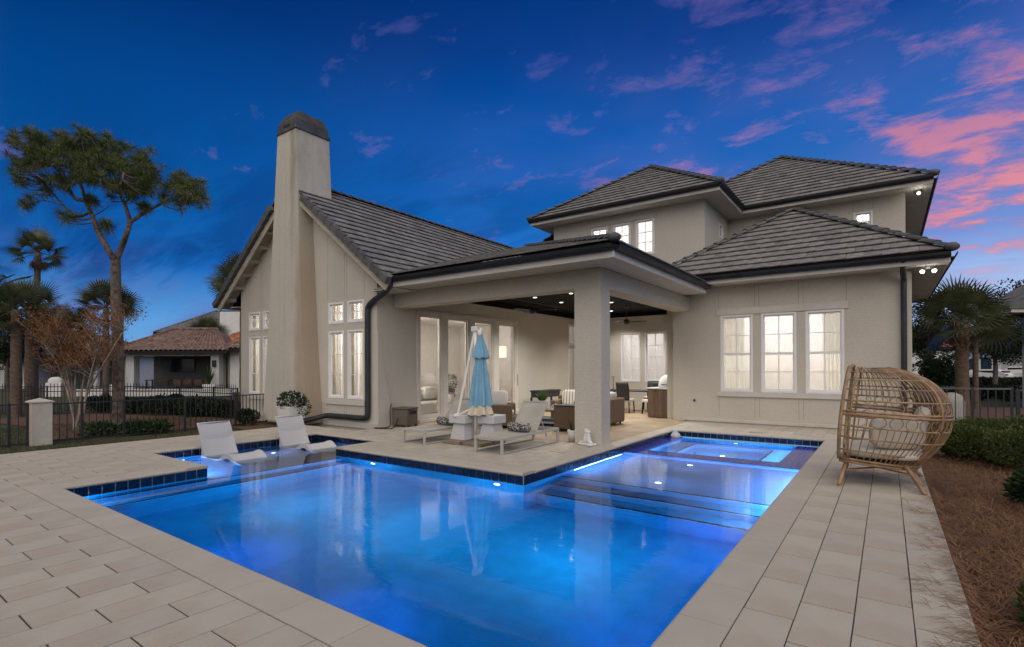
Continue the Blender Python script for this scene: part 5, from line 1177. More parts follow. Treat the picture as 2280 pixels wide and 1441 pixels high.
bush('light-tipped hedge shrub against the right fence', (1.45, 14.2, .26), (.7, .8, .40), 7980, .052, group=G1, name='hedge_shrub', seed=4)
bush('light-tipped hedge shrub left of the garden gate', (2.5, 14.6, .26), (.8, .9, .40), 7980, .052, group=G1, name='hedge_shrub', seed=5)
bush('hedge shrub beyond the others by the garden gate', (3.3, 13.4, .24), (.8, .9, .42), 4000, .08, group=G1, name='hedge_shrub', seed=6)
bush('glossy green bush cut by the right picture edge above the straw', (1.52, 8.75, .12), (.30, .34, .26), 1300, .10, 'bush_leaf', name='bush', seed=7)
bush('small olive shrub at the lower right corner', (.92, 4.55, .06), (.24, .42, .24), 2600, .05, 'hedge_leaf', name='bush', seed=8)
bush('round clipped shrub at the house corner by the fence', (-15.75, 8.15, .12), (.34, .36, .32), 1800, .06, 'tree_leaf', name='bush', seed=9)
rs = random.Random(31)
for i in range(13):
    x, y = px(lerp(225, 515, i/12)+rs.uniform(-10, 10), lerp(21.5, 18.2, i/12)+rs.uniform(-.5, .5))
    bush(ORD[12-i]+' dark bush from the house corner along the spear fence', (x, y, .18), (rs.uniform(.35, .75), rs.uniform(.4, .7), rs.uniform(.22, .50)), 900, .12, 'tree_leaf', name='bush', group='bushes along the spear fence', seed=40+i)
for i, (p, d_) in enumerate(((225, 13.6), (355, 14.1), (300, 13.9))):
    x, y = px(p, d_); bush(('low leafy plant in the mulch left of the pine', 'low leafy plant in the mulch near the house', 'low leafy plant at the foot of the pine')[i], (x, y, .0), (.4, .4, .2), 380, .13, 'bush_leaf', name='ground_plant', seed=60+i)

def limb(q, pts, r0, r1, n=7, k=4):
    c = curve(pts, k); q.tube(c, [lerp(r0, r1, i/(len(c)-1)) for i in range(len(c))], n); return c
# ---- pine
PD = 15.6
def pp(x, y, dd=0):
    d_ = PD+dd; l = (x-1140)/1159.5*d_; X, Y = cd(l, d_); return Vector((X, Y, 1.6+(819.5-y)/1159.5*d_))
base = pp(265, 950); base.z = -.2
t = thing('pine_tree', 'tall slash pine with forked trunk beyond the picket fence', 'pine tree', tuple(base), world=True)
q = MB(); limb(q, [base+Vector((0, 0, -.1)), pp(264, 880), pp(262, 760), pp(258, 660), pp(257, 575)], .175, .125, 12, 4); trunk = q
for pts, r0, r1 in (([(257, 580), (240, 555), (218, 515), (205, 480), (190, 445), (178, 400), (165, 350)], .095, .028), ([(257, 580), (272, 545), (283, 515), (288, 490), (278, 455), (268, 430), (272, 400), (280, 360)], .09, .024),
                    ([(288, 495), (310, 480), (335, 465), (365, 450), (400, 445), (425, 430)], .06, .018), ([(200, 470), (170, 480), (140, 455), (110, 420), (70, 380)], .05, .014), ([(190, 445), (165, 440), (150, 410), (120, 370), (80, 330)], .055, .014),
                    ([(178, 400), (185, 370), (200, 330), (205, 300)], .035, .012), ([(150, 410), (140, 380), (110, 340), (95, 310)], .03, .01), ([(268, 430), (245, 420), (225, 390), (205, 365)], .035, .012), ([(278, 450), (300, 425), (320, 400), (335, 380)], .03, .01), ([(205, 480), (225, 470), (245, 455)], .022, .008),
                    ([(140, 455), (100, 445), (60, 450)], .022, .007), ([(272, 400), (300, 370), (320, 350)], .028, .01), ([(165, 350), (150, 320), (140, 300)], .022, .008)):
    c = limb(q, [pp(x, y, (i*.21*((x*7+y) % 3-1))) for i, (x, y) in enumerate(pts)], r0, r1, 7, 3)
trunk.build('trunk', 'bark_pine', t, smooth=True, fix=False)
rp = random.Random(5); q = MB(); tw = MB(); LP = [Vector(v) for v in trunk.v[::7] if v[2] > 5.2]
clumps = [(60, 310, 40, 26), (110, 320, 40, 30), (165, 310, 40, 26), (205, 315, 36, 30), (245, 340, 34, 28), (280, 350, 34, 28), (320, 370, 30, 34), (150, 350, 44, 30), (200, 365, 44, 30), (250, 385, 40, 28), (300, 400, 36, 30), (335, 405, 18, 30), (60, 350, 34, 30), (90, 350, 34, 26), (45, 390, 18, 18), (100, 410, 20, 22), (145, 400, 20, 20), (400, 405, 26, 18), (430, 410, 24, 26), (410, 440, 30, 24), (440, 445, 16, 18), (370, 430, 14, 18), (250, 420, 24, 20), (60, 450, 14, 12), (200, 450, 14, 12), (235, 500, 10, 9), (150, 480, 20, 10), (325, 465, 14, 8), (185, 390, 26, 22), (285, 425, 22, 16)]
for (cx_, cy_, rx, ry_) in clumps:
    for _ in range(max(4, int(rx*ry_/78))):
        a = rp.uniform(0, 2*pi); k = rp.random()**.5; tx, ty = cx_+cos(a)*k*rx, cy_+sin(a)*k*ry_; p = pp(tx, ty, rp.uniform(-1.1, 1.1)*rx/40)
        tip = Vector((rp.uniform(-.4, .4), rp.uniform(-.4, .4), 1)).normalized()
        nb = min(LP, key=lambda v: (v-p).length+max(0, v.z-p.z)*2); md = nb.lerp(p, .6)+Vector((rp.uniform(-.12, .12), rp.uniform(-.12, .12), -.12)); tw.tube(curve([nb, md, p-tip*.05], 3), [.018, .016, .014, .012, .010, .008, .007], 4)
        for __ in range(125):
            v = Vector((rp.gauss(0, 1), rp.gauss(0, 1), rp.gauss(.35, .75))).normalized(); L = rp.uniform(.18, .33); s = v.orthogonal().normalized()*.0042
            e = p+v*L+Vector((0, 0, -.07*(1-v.z))); m_ = p+v*L*.55
            q.quad(p-s*.5, p+s*.5, m_+s, e, m_-s)
for _ in range(150):
    cx_, cy_, rx, ry_ = clumps[rp.randrange(22)]; a = rp.uniform(0, 2*pi); k = rp.uniform(.7, 1.35); p = pp(cx_+cos(a)*k*rx, cy_+sin(a)*k*ry_*.9, rp.uniform(-1.3, 1.3))
    nb = min(LP, key=lambda v: (v-p).length); tw.tube(curve([nb, nb.lerp(p, .6)+Vector((0, 0, -.1)), p], 2), [.012, .010, .008, .006, .005], 4)
    for __ in range(60):
        v = Vector((rp.gauss(0, 1), rp.gauss(0, 1), rp.gauss(.35, .75))).normalized(); L = rp.uniform(.14, .28); s = v.orthogonal().normalized()*.004; e = p+v*L+Vector((0, 0, -.05)); m_ = p+v*L*.55; q.quad(p-s*.5, p+s*.5, m_+s, e, m_-s)
q.build('crown', 'pine_needle', t, fix=False); tw.build('twigs', 'bark_pine', t, fix=False)['kind'] = 'stuff'

# ---- fan palms
def fan_frond(seed, L=.72, leaf=.90, n=24, droop=.5):
    rng = random.Random(seed); q = MB(); pet = curve([(0, 0, 0), (L*.5, 0, .06*L), (L, 0, -.05*L)], 4); q.tube(pet, [lerp(.022, .011, i/8) for i in range(9)], 4)
    o_ = pet[-1]
    for i in range(n):
        a = lerp(-1.8, 1.8, i/(n-1)); l = leaf*(1-.25*abs(a)/1.95)*rng.uniform(.9, 1.05); d_ = Vector((cos(a), sin(a), .25*cos(a*.8)-.05)).normalized(); s = Vector((-sin(a), cos(a), 0))*.023*leaf/.75
        p1 = o_+d_*l*.45; p2 = o_+d_*l*.8+Vector((0, 0, -droop*l*.14)); p3 = o_+d_*l+Vector((0, 0, -droop*l*rng.uniform(.25, .5)))
        q.quad(o_-s*.2, o_+s*.2, p1+s, p1-s); q.quad(p1-s, p1+s, p2+s*.5, p2-s*.5); q.quad(p2-s*.5, p2+s*.5, p3)
    return q
FR = [fan_frond(i, droop=.35+.25*i).mesh('frond', 'palm_leaf') for i in range(3)]; FRD = fan_frond(9, .7, .6, 20, 1.2).mesh('frond', 'palm_dead')
def palm(label, loc, h, r, s, n=30, dead=6, seed=1, boots=False, lean=(0, 0), group='fan palms round the garden', low=-45):
    rng = random.Random(seed); t = thing('fan_palm', label, 'palm tree', loc, 0, group)
    q = MB(); pts = [(0, 0, -.2), (lean[0]*.3, lean[1]*.3, h*.35), (lean[0]*.7, lean[1]*.7, h*.7), (lean[0], lean[1], h)]
    c = curve(pts, 6); rr = [r*(1.15-.25*i/len(c))*(1+.06*sin(i*2.3)) for i in range(len(c))]; q.tube(c, rr, 12); q.build('trunk', 'bark_palm', t, smooth=True)
    if boots:
        bm_ = MB(); bm_.quad((-.06, 0, 0), (.06, 0, 0), (.045, .07, .2), (-.045, .07, .2)); bm_.quad((-.045, .07, .2), (.045, .07, .2), (.03, .15, .26), (-.03, .15, .26)); me = bm_.mesh('leaf_boot', 'boots')
        for k in range(44): a = k*2.4; z = h-.15-.9*(k/44); link('leaf_boot', me, t, Matrix.Translation((lean[0]+cos(a)*r*.9, lean[1]+sin(a)*r*.9, z)) @ Matrix.Rotation(a-pi/2, 4, 'Z'))
    top = Vector((lean[0], lean[1], h))
    for k in range(n+dead):
        dd = k >= n; a = k*2.39996+rng.uniform(-.25, .25); el = R(rng.uniform(-80, -58)) if dd else R(lerp(82, low, (k/n)**.85)+rng.uniform(-9, 9)); sc = s*rng.uniform(.85, 1.12)*(.85 if dd else 1)
        link('frond', FRD if dd else FR[k % 3], t, Matrix.Translation(top+Vector((0, 0, -.03*k/n))) @ Matrix.Rotation(a, 4, 'Z') @ Matrix.Rotation(-el, 4, 'Y') @ Matrix.Rotation(rng.uniform(-1.0, 1.0), 4, 'X') @ Matrix.Scale(sc, 4))
    return t
def at_px(p, d_, z=-.2): x, y = px(p, d_); return (x, y, z)
palm('tall slim fan palm standing highest at the left edge', at_px(76, 24), 7.15, .125, .82, 22, 12, 1, lean=(.1, .1), low=-35)
palm('fan palm with drooping crown and brown trunk at far left', at_px(36, 19), 3.95, .16, .85, 26, 4, 2)
palm('fan palm with pale trunk just right of the drooping one', at_px(70, 20.5), 4.1, .20, .88, 24, 3, 3)
palm('fan palm showing behind the pine trunk', at_px(236, 31), 5.4, .16, 1.25, 22, 3, 4, low=-20)
palm('low fan palm between the tall palm and the pine', at_px(150, 33), 4.2, .2, 1.2, 26, 3, 5)
palm('fan palm against the gable eave behind the house', at_px(541, 30), 6.7, .17, 1.3, 26, 3, 6, low=-50)
palm('small fan palm before the grey-roofed far house', at_px(462, 43), 4.5, .2, 1.25, 28, 2, 7)
palm('large fan palm with rough booted trunk right of the house', at_px(2142, 17.6), 3.35, .18, 1.02, 30, 3, 8, True, low=-30)
palm('second fan palm trunk behind the booted palm', at_px(2172, 21), 3.4, .09, .85, 20, 2, 9, low=-30)
palm('fan palm cut by the right picture edge', at_px(2300, 22), 3.6, .13, .95, 22, 2, 10)
# feather (date) palm at far left
def date_frond():
    q = MB(); sp = curve([(0, 0, 0), (.7, 0, .35), (1.5, 0, .35), (2.2, 0, -.1)], 8); q.tube(sp, [lerp(.02, .006, i/(len(sp)-1)) for i in range(len(sp))], 4)
    for i in range(2, len(sp)):
        for s in (-1, 1):
            for k in (0, .5):
                p = sp[i-1].lerp(sp[i], k); e = p+Vector((.22, s*.30, .05)); w = Vector((.012, 0, .012)); q.quad(p-w, p+w, (p+e)/2+w, e, (p+e)/2-w)
    return q.mesh('frond', 'date_leaf')
t = thing('date_palm', 'feathery date palm fronds at the left edge', 'palm tree', at_px(-30, 21)); q = MB(); q.tube([(0, 0, -.2), (0, 0, 4.0)], [.25, .2], 10); q.build('trunk', 'bark_palm', t); DF = date_frond()
for k in range(22): link('frond', DF, t, Matrix.Translation((0, 0, 3.95)) @ Matrix.Rotation(k*2.4, 4, 'Z') @ Matrix.Rotation(-R(lerp(62, -15, k/22)), 4, 'Y') @ Matrix.Scale(.95, 4))

# ---- bare orange-leaved crape myrtle
rc = random.Random(12); PD_s = PD; PD = 14.4
b0 = pp(172, 960); b0.z = -.2
t = thing('crape_myrtle', 'multi-stemmed small tree with sparse rust-orange leaves before the pine', 'tree', tuple(b0), world=True); q = MB(); lf = MB(); tips = []
for k in range(9):
    x0 = 165+rc.uniform(-6, 20); x1 = lerp(95, 265, k/8)+rc.uniform(-12, 12); y1 = rc.uniform(720, 790); z = rc.uniform(-.5, .5)
    c = limb(q, [pp(x0, 962, 0), pp(lerp(x0, x1, .25), 880, z*.3), pp(lerp(x0, x1, .6), 810, z*.7), pp(x1, y1, z)], .038, .010, 6, 4)
    for m in range(16):
        st = c[rc.randrange(len(c)//2, len(c))]; e = st+Vector((rc.uniform(-.6, .6), rc.uniform(-.6, .6), rc.uniform(.15, .75))); mm = (st+e)/2+Vector((rc.uniform(-.08, .08), 0, .04)); q.tube([st, mm, e], [.009, .006, .003], 4); tips += [(st, e)]
q.build('trunk', 'bark_pale', t, smooth=True, fix=False); tw = MB()
for st, e in tips:
    for m in range(5): p = st.lerp(e, rc.uniform(.3, 1)); ee = p+Vector((rc.uniform(-.25, .25), rc.uniform(-.25, .25), rc.uniform(.05, .3))); tw.tube([p, ee], [.003, .0018], 3); leaves_blob(lf, ee, (.14, .14, .12), 12, .055, rng=rc)
tw.build('twigs', 'bark_pale', t, fix=False)['kind'] = 'stuff'; lf.build('crown', 'orange_leaf', t, fix=False)
PD = PD_s
# ---- broadleaf trees
def tree(label, loc, h, cr, n, size, seed, mat='tree_leaf', open_=.5, name='broadleaf_tree'):
    rng = random.Random(seed); t = thing(name, label, 'tree', loc); q = MB(); lf = MB()
    limb(q, [(0, 0, -.2), (.05, .02, h*.3), (0, .08, h*.55)], h*.035, h*.022, 9)
    for k in range(12):
        a = k*2.4; e = Vector((cos(a)*cr*rng.uniform(.4, .9), sin(a)*cr*rng.uniform(.4, .9), h*rng.uniform(.5, 1.0))); c = limb(q, [(0, .05, h*rng.uniform(.3, .5)), e*.55+Vector((0, 0, h*.2)), e], h*.014, .012, 6, 3)
        for m in range(7): p = c[rng.randrange(len(c)//3, len(c))]+Vector((rng.uniform(-1, 1), rng.uniform(-1, 1), rng.uniform(-.5, .8)))*cr*.28; leaves_blob(lf, p, (cr*.24, cr*.24, cr*.16), n//84, size, rng=rng)
    q.build('trunk', 'bark_pine', t, smooth=True, fix=False); lf.build('crown', mat, t, fix=False)
tree('dark broadleaf tree behind the right corner of the house', at_px(2062, 36), 6.4, 3.2, 9000, .17, 3); tree('dark fine-leaved tree rising at the right picture edge', at_px(2290, 30), 6.6, 2.4, 8000, .15, 4); tree('dark tree mass beyond the right fan palm', at_px(2215, 44), 5.8, 3.2, 7000, .2, 8)
tree('dense dark green rounded tree right of the house corner', at_px(2083, 25), 2.4, 1.0, 7000, .13, 5, 'bush_leaf')
tree('dark tree behind the neighbour pavilion at left', at_px(120, 48), 6.5, 3.5, 7000, .22, 6); tree('dark tree farther left behind the palms', at_px(15, 44), 5.5, 3.2, 6000, .22, 7)

# ================================================================ NEIGHBOURS
HRZ = R(35.768)
def box_part(t, name, mat, *b, bev=0): q = MB(); q.box(*b, bev); return q.build(name, mat, t)
def tile_roof_part(t, x0, x1, y0, y1, z, rise, mat, hipx=None, name='roof', barrel=.34):
    """hip roof of barrel tiles; rows of scalloped geometry on the two visible planes"""
    hx = hipx if hipx is not None else (y1-y0)/2; my = (y0+y1)/2; q = MB()
    A = [Vector((x0, y0, z)), Vector((x1, y0, z)), Vector((x1-hx, my, z+rise)), Vector((x0+hx, my, z+rise))]
    n = max(6, int((x1-x0)/barrel)); m = max(6, int(math.hypot(my-y0, rise)/.38))
    def fn(s, k):
        p = (A[0].lerp(A[1], s)).lerp(A[3].lerp(A[2], s), k); return p+Vector((0, 0, .10*abs(sin(pi*s*n))-.09*((k*m) % 1.0)))
    q.grid(fn, n*4, m*3); r_ = q.build(name, mat, t, smooth=False, fix=False)
    q = MB()
    for a, b, c, d_ in ((A[1], Vector((x1, y1, z)), A[2], None), (Vector((x1, y1, z)), Vector((x0, y1, z)), A[3], A[2]), (Vector((x0, y1, z)), A[0], A[3], None)):
        q.quad(*( (a, b, c) if d_ is None else (a, b, c, d_)))
    q.quad((x0, y0, z-.02), (x1, y0, z-.02), (x1, y1, z-.02), (x0, y1, z-.02)); q.build('roof_slope', mat, t, fix=False)
    q = MB(); q.tube([A[3]+Vector((0, 0, .06)), A[2]+Vector((0, 0, .06))], .11, 8); q.tube([A[2]+Vector((0, 0, .06)), A[1]+Vector((0, 0, .06))], .10, 8); q.tube([A[3]+Vector((0, 0, .06)), A[0]+Vector((0, 0, .06))], .10, 8); q.build('ridge_tiles', mat, t, smooth=True)
    q = MB(); q.box(x0-.02, x1+.02, y0-.04, y0, z-.22, z-.01); q.build('fascia', 'gutter', t)
    return r_
# pavilion (local x: to the right in the picture, y: away)
X, Y = cd((385-1140)/1159.5*38, 38)
t = thing('pavilion', 'open garden pavilion with brown barrel tile roof beyond the fences', 'pavilion', (X, Y, -.25), HRZ)
for x in (-3.45, 2.75): box_part(t, 'column', 'white_house', x, x+.6, 0, .6, 0, 2.75, bev=.01)
box_part(t, 'beam', 'white_house', -3.5, 3.4, .0, .55, 2.752, 3.12); box_part(t, 'back_wall', 'dark_interior', -3.4, 1.2, 2.9, 3.1, 0, 3.1); box_part(t, 'side_wall', 'tan_house', 3.45, 4.2, 1.0, 4.6, 0, 3.1); box_part(t, 'ceiling', 'dark_interior', -3.5, 3.4, .56, 4.6, 3.05, 3.12); box_part(t, 'floor', 'concrete', -3.6, 3.6, -.4, 4.6, 0, .03)
for x in (-3.1, 2.6): box_part(t, 'roof_bracket', 'white_house', x, x+.35, -.35, -.01, 2.85, 3.0, bev=.01)
tile_roof_part(t, -4.2, 4.3, -.6, 6.0, 3.12, 1.75, 'clay_tile', 2.6)
T = [math.cos(HRZ), math.sin(HRZ)]
def pav(x, y, z): return (X+x*CA-y*SA, Y+x*SA+y*CA, z-.25)
t = thing('wall_television', 'large black television on the pavilion back wall', 'television', pav(-1.1, 2.85, 1.55), HRZ); box_part(t, 'bezel', 'black', -1.0, 1.0, -.06, 0, 0, 1.05, bev=.01); box_part(t, 'screen', 'car_glass', -.96, .96, -.066, -.061, .04, 1.01)
t = thing('patio_dining_table', 'wooden outdoor table inside the pavilion', 'table', pav(-2.0, 1.6, .03), HRZ); box_part(t, 'table_top', 'wood_slat', -.9, .9, -.4, .4, .9, .96); [box_part(t, 'leg', 'black_wood', x, x+.08, y, y+.08, 0, .899) for x in (-.85, .77) for y in (-.35, .27)]
for i, x in enumerate((-.7, .1, .9, 1.7)):
    t = thing('wicker_barstool', ('dark wicker seat beside the pavilion table', 'dark wicker seat second from the pavilion table', 'dark wicker seat third from the pavilion table', 'dark wicker seat nearest the pavilion right column')[i], 'outdoor chair', pav(x, 1.3, .03), HRZ, 'dark wicker seats in the pavilion'); box_part(t, 'seat', 'black_wood', -.3, .3, -.3, .3, .1, .5, bev=.03); box_part(t, 'backrest', 'wicker', -.3, .3, .22, .32, .501, 1.0, bev=.03)
t = thing('wall_lantern', 'black wall lantern on the pavilion right column', 'lantern', pav(3.05, -.02, 1.95), HRZ); box_part(t, 'body', 'iron', -.13, .13, -.16, -.01, 0, .48, bev=.02); box_part(t, 'glass', 'car_glass', -.10, .10, -.165, -.161, .08, .38)
for i, x in enumerate((-3.75, 2.95)):
    t = thing('agave_planter', ('spiky plant in white pot at the left pavilion column', 'spiky plant in white pot at the right pavilion column')[i], 'potted plant', pav(x, -.55, 0), HRZ); q = MB(); q.lathe([(.3, 0), (.42, .7), (.36, .7)], n=16); q.build('pot', 'white_stone', t, smooth=True); q = MB()
    for k in range(16): a = k*2.4; e = Vector((cos(a)*.45, sin(a)*.45, .7+random.uniform(.5, 1.5))); s = Vector((-sin(a), cos(a), 0))*.07; q.quad(Vector((0, 0, .68))-s, Vector((0, 0, .68))+s, e*.6+Vector((0, 0, .3))+s*.6, e, e*.6+Vector((0, 0, .3))-s*.6)
    q.build('leaves', 'bush_leaf', t, fix=False)
t = thing('garden_wall', 'low white pool wall beyond the spear fence', 'wall', (*px(330, 33), -.2), HRZ); box_part(t, 'body', 'white_house', -5.5, 5.2, 0, .3, 0, .42, bev=.02); box_part(t, 'coping', 'white_stone', -5.55, 5.25, -.04, .34, .421, .48, bev=.01)
# house behind the pavilion right: orange tiles
X2, Y2 = px(520, 40); t = thing('neighbour_house', 'tan house with orange clay roof right of the pavilion', 'house', (X2, Y2, -.2), HRZ); box_part(t, 'wall', 'tan_house', -1.2, 8, 0, 6, 0, 3.4); box_part(t, 'wall', 'white_house', .6, 8, -1.6, -.01, 0, 3.2); box_part(t, 'door', 'black_wood', -.55, .15, -.05, -.01, .1, 2.6); tile_roof_part(t, -2.6, 9, -.7, 6.5, 3.4, 1.7, 'orange_tile', 3.0); tile_roof_part(t, .1, 9, -2.2, 2, 3.25, .8, 'clay_tile', 1.4)
# grey two-storey house far behind
X2, Y2 = px(470, 62); t = thing('neighbour_house', 'pale two-storey house with grey tile roof far behind the pavilion', 'house', (X2, Y2, -.2), HRZ); box_part(t, 'wall', 'gray_house', -5, 9, 0, 8, 0, 6.0); box_part(t, 'tower', 'white_house', 1.7, 5, -1.2, -.01, 0, 8.4); box_part(t, 'wall', 'white_house', -6.5, -5.01, 1, 7, 0, 5.4); tile_roof_part(t, -6.2, 10, -1.0, 9, 6.0, 3.0, 'gray_tile', 4.5, barrel=.5)
# white house at far left
X2, Y2 = px(60, 46); t = thing('neighbour_house', 'white house with dark openings behind the left palms', 'house', (X2, Y2, -.2), HRZ)
box_part(t, 'wall', 'white_house', -8, 7.0, 3.0, 8, 0, 2.9); box_part(t, 'wall', 'gray_house', -8, -.4, 0, 2.99, 0, 2.95); box_part(t, 'pier', 'white_house', -.39, .25, -.05, 2.98, 0, 2.95, bev=.01); box_part(t, 'opening', 'dark_interior', .8, 5.4, 2.95, 2.99, .1, 2.5); box_part(t, 'beam', 'white_house', .26, 7, 1.4, 1.7, 2.55, 2.95); box_part(t, 'column', 'white_house', 4.7, 5.1, 1.4, 1.7, 0, 2.549); box_part(t, 'opening', 'dark_interior', -6, -2.4, -.03, -.001, .6, 2.4); tile_roof_part(t, -9, 7.6, -.6, 8.4, 2.95, 1.9, 'gray_tile', 3, barrel=.4)
t = thing('outdoor_cooker', 'white hooded cooker on the neighbour terrace', 'cooker', (*px(127, 33), -.2), HRZ); box_part(t, 'body', 'white_stone', -.5, .5, -.3, .3, 0, .9, bev=.03); q = MB(); q.blob((0, 0, .9), (.45, .32, .38), 16, 10, .7, .6); q.build('hood', 'white_stone', t, smooth=True)
# ---- right side: street house, cars, hedge, eave of the next house
X2, Y2 = px(2190, 62); t = thing('street_house', 'white house with red tile roof and arched window across the street', 'house', (X2, Y2, -.2), HRZ)
box_part(t, 'wall', 'white_house', -6, 2.1, 0, 6, 0, 4.0); box_part(t, 'wall', 'gray_house', 2.11, 12, .5, 6, 0, 3.9); box_part(t, 'wall', 'white_house', -12, -3.2, -1.5, -.01, 0, 3.6)
q = MB(); pts = [(-2.0, .5), (.9, .5)]+[(-.55+1.45*cos(a), 2.4+.5*sin(a)) for a in [pi*k/12 for k in range(13)]]; q.prism(pts, 'y', -.06, -.001); w_ = q.build('window', 'car_glass', t); box_part(w_, 'mullion', 'white_house', -.67, -.43, -.09, -.061, .5, 2.9)
q = MB(); o_p = [(-.55+1.75*cos(a), 2.4+.75*sin(a)) for a in [pi*k/12 for k in range(13)]]; i_p = [(-.55+1.46*cos(a), 2.4+.51*sin(a)) for a in [pi*k/12 for k in range(13)]]; q.prism(o_p+i_p[::-1], 'y', -.12, -.0); q.build('arch_trim', 'white_stone', t)
q = MB(); q.box(-2.9, -2.3, -.4, -.01, 0, 4.0); q.build('pier', 'white_stone', t)
tile_roof_part(t, -12.5, 13, -2.0, 8, 4.0, 2.4, 'red_tile', 4, barrel=.35)
t = thing('neighbour_house', 'corner of a tile-roofed house eave at the right edge', 'house', (*px(2330, 21), -.2), HRZ); box_part(t, 'wall', 'gray_house', .2, 8, .3, 1.2, 0, 4.1)
q = MB(); q.prism([(-1.55, 4.12), (8, 4.12), (8, 9.5), (-1.55, 4.25)], 'y', -.1, 1.3); q.build('roof', 'gray_tile', t); box_part(t, 'eave', 'fascia', -1.45, 8, -.05, 1.25, 3.98, 4.11)
struct(MB().quad((2, 36, -.14), (40, 62, -.14), (36, 68, -.14), (0, 44, -.14)).build('road', 'asphalt', None, fix=False), 'grey street beyond the right lawn', 'road')
def car(label, loc, rz, suv=False):
    t = thing('parked_car', label, 'car', loc, rz, 'white cars across the street'); h = 1.75 if suv else 1.45; L = 4.7 if not suv else 4.6
    side = [(-L/2, .35), (-L/2+.05, .75), (-L/2+.15, .95), (-L/2+.75, 1.0), (-L/2+1.3, h-.05), (-L/2+1.7, h), (L/2-1.35, h), (L/2-.75, h-.1 if suv else h-.25), (L/2-.12, 1.02), (L/2, .8), (L/2-.02, .35)] if not suv else [(-L/2, .4), (-L/2, .85), (-L/2+.1, 1.05), (-L/2+1.1, 1.12), (-L/2+1.6, h-.03), (-L/2+1.9, h), (L/2-.2, h), (L/2-.05, 1.1), (L/2, .95), (L/2, .4)]
    q = MB(); q.prism(side, 'y', -.88, .88); me_ = q.mesh('body', 'car_white'); bm = bmesh.new(); bm.from_mesh(me_); bmesh.ops.recalc_face_normals(bm, faces=bm.faces)
    for v in bm.verts:
        if v.co.z > 1.15: v.co.y *= .80
    bmesh.ops.bevel(bm, geom=bm.edges[:], offset=.05, segments=2, affect='EDGES'); bm.to_mesh(me_); bm.free(); link('body', me_, t)
    box_part(t, 'rear_window', 'car_glass', L/2-.62 if not suv else L/2-.16, L/2-.30 if not suv else L/2-.02, -.60, .60, 1.08, h-.18, bev=.04)
    for s in (-1, 1): box_part(t, 'side_window', 'car_glass', -.75, 1.3, s*.70, s*.80, 1.06, h-.15, bev=.03); box_part(t, 'tail_light', 'red_lamp', L/2-.10, L/2+.01, s*.55, s*.86, .78, .95, bev=.02)
    box_part(t, 'licence_plate', 'white_stone', L/2+.0, L/2+.012, -.2, .2, .62, .74); box_part(t, 'bumper', 'car_white', L/2-.1, L/2+.06, -.85, .85, .35, .6, bev=.05)
    for x in (-L/2+.85, L/2-.85):
        for s in (-1, 1):
            q = MB(); q.lathe([(.0, -.1), (.33, -.1), (.345, 0), (.33, .1), (.0, .1)], n=18); q.xf(Matrix.Translation((x, s*.80, .34)) @ Matrix.Rotation(R(90), 4, 'X')); w_ = q.build('wheel', 'rubber', t); q = MB(); q.lathe([(.2, -.112), (.2, .112)], n=14); q.xf(Matrix.Translation((x, s*.80, .34)) @ Matrix.Rotation(R(90), 4, 'X')); q.build('rim', 'steel', w_)
car('white saloon car seen from behind before the arched window', (*px(2196, 56), -.14), HRZ-pi/2+R(15)); car('white off-road vehicle at the right picture edge', (*px(2272, 54), -.14), HRZ-pi/2+R(25), True)
rs = random.Random(77)
for i in range(9):
    x, y = px(lerp(2110, 2290, i/8), 48+rs.uniform(-.4, .4)); bush(ORD[i]+' clipped bush from the house in the far hedge before the parked cars', (x, y, .18), (1.1, .8, .42), 700, .22, 'tree_leaf', name='hedge_shrub', group='far hedge row', seed=90+i)
for i, (p, d_) in enumerate(((2170, 27), (2215, 28), (2262, 26), (2125, 25))): x, y = px(p, d_); bush(('dark bush beyond the right fence just right of the booted palm', 'dark bush beyond the right fence before the white saloon', 'dark bush beyond the garden gate at the picture edge', 'dark bush beyond the right fence left of the booted palm')[i], (x, y, .2), (.8, .7, .5), 1000, .13, 'tree_leaf', name='bush', group='bushes beyond the right fence', seed=110+i)
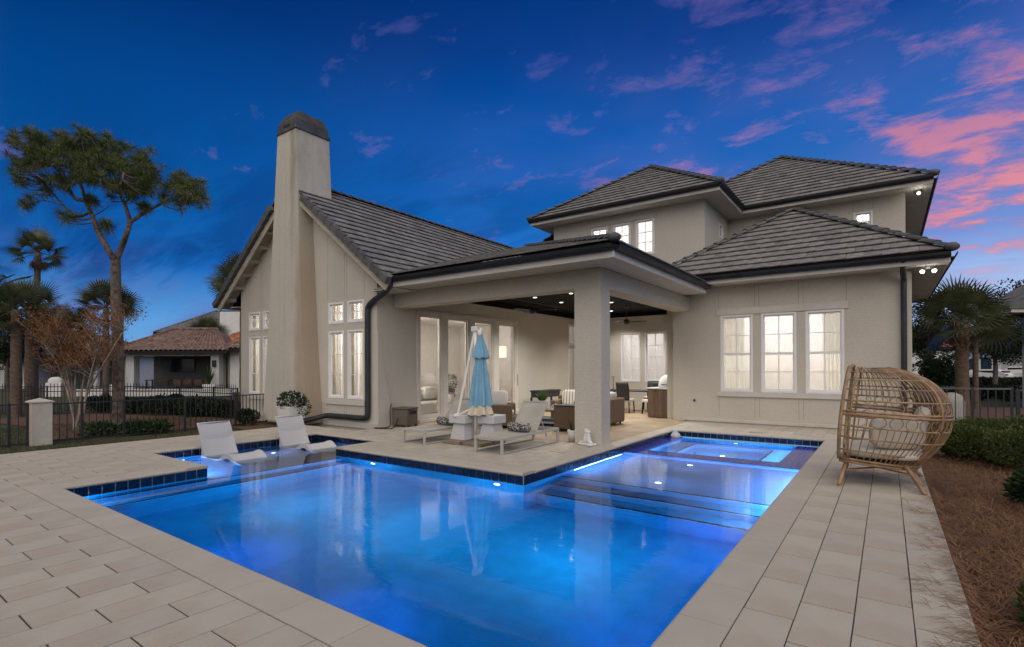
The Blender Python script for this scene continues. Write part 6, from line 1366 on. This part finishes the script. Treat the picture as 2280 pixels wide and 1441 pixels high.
# pool equipment behind the fence
t = thing('pool_filter', 'grey domed pool filter tank behind the egg chair', 'pool filter', (*px(2118, 13.9), -.15), 0); q = MB(); q.lathe([(.26, .05), (.28, .2), (.28, .8), (.22, .98), (.1, 1.05), (.0, 1.06)], n=20); q.build('tank', 'concrete', t, smooth=True); q = MB(); q.tube([(.2, -.2, .1), (.9, -.2, .12), (1.2, -.2, .3)], .04, 8); q.build('pipe', 'white_plastic', t); q = MB(); q.lathe([(.30, 0), (.30, .05)], n=16); q.build('foot', 'black', t)

# ================================================================ LOOSE STUFF: pine straw, grass
rs = random.Random(21); q = MB()
def straw(x, y, z, L, a):
    el = rs.uniform(-.06, .30); d_ = Vector((cos(a), sin(a), el)); p = Vector((x, y, z)); s = Vector((-sin(a), cos(a), 0))*.0028; m_ = p+d_*L*.5+Vector((0, 0, rs.uniform(0, .03))); e = p+d_*L+Vector((0, 0, -el*L*.9)); q.quad(p-s, p+s, m_+s, m_-s); q.quad(m_-s, m_+s, e)
for _ in range(26000):
    k = rs.random()**1.6; y = lerp(3.2, 13.5, k); x = .46+rs.random()**.8*lerp(1.0, 3.4, k); straw(x, y, -.12+rs.uniform(0, .07), rs.uniform(.12, .28), rs.uniform(0, 2*pi))
for _ in range(650):
    y = lerp(3.6, 9.5, rs.random()**1.4); straw(.50-rs.random()**2.5*.34*(.4+.6*abs(sin(y*2.3))), y, .006, rs.uniform(.06, .20), rs.uniform(2.2, 4.0))
o_ = q.build('pine_straw', 'straw', None, fix=False); o_['kind'] = 'stuff'; o_['label'] = 'loose brown pine straw covering the bed beside the deck'; o_['category'] = 'pine straw'
q = MB()
for _ in range(9000):
    y = rs.uniform(-.5, 8.8); x = rs.uniform(-15.7, -13.47); a = rs.uniform(0, 2*pi); L = rs.uniform(.03, .07); s = Vector((cos(a), sin(a), 0))*.004; p = Vector((x, y, -.16)); q.quad(p-s, p+s, p+Vector((rs.uniform(-.03, .03), rs.uniform(-.03, .03), L)))
for _ in range(9000):
    y = rs.uniform(1, 8); x = rs.uniform(-21, -15.9); a = rs.uniform(0, 2*pi); L = rs.uniform(.04, .09); s = Vector((cos(a), sin(a), 0))*.006; p = Vector((x, y, -.16)); q.quad(p-s, p+s, p+Vector((rs.uniform(-.03, .03), rs.uniform(-.03, .03), L)))
o_ = q.build('grass', 'grass_blade', None, fix=False); o_['kind'] = 'stuff'; o_['label'] = 'short dull grass between the deck and the fence'; o_['category'] = 'grass'
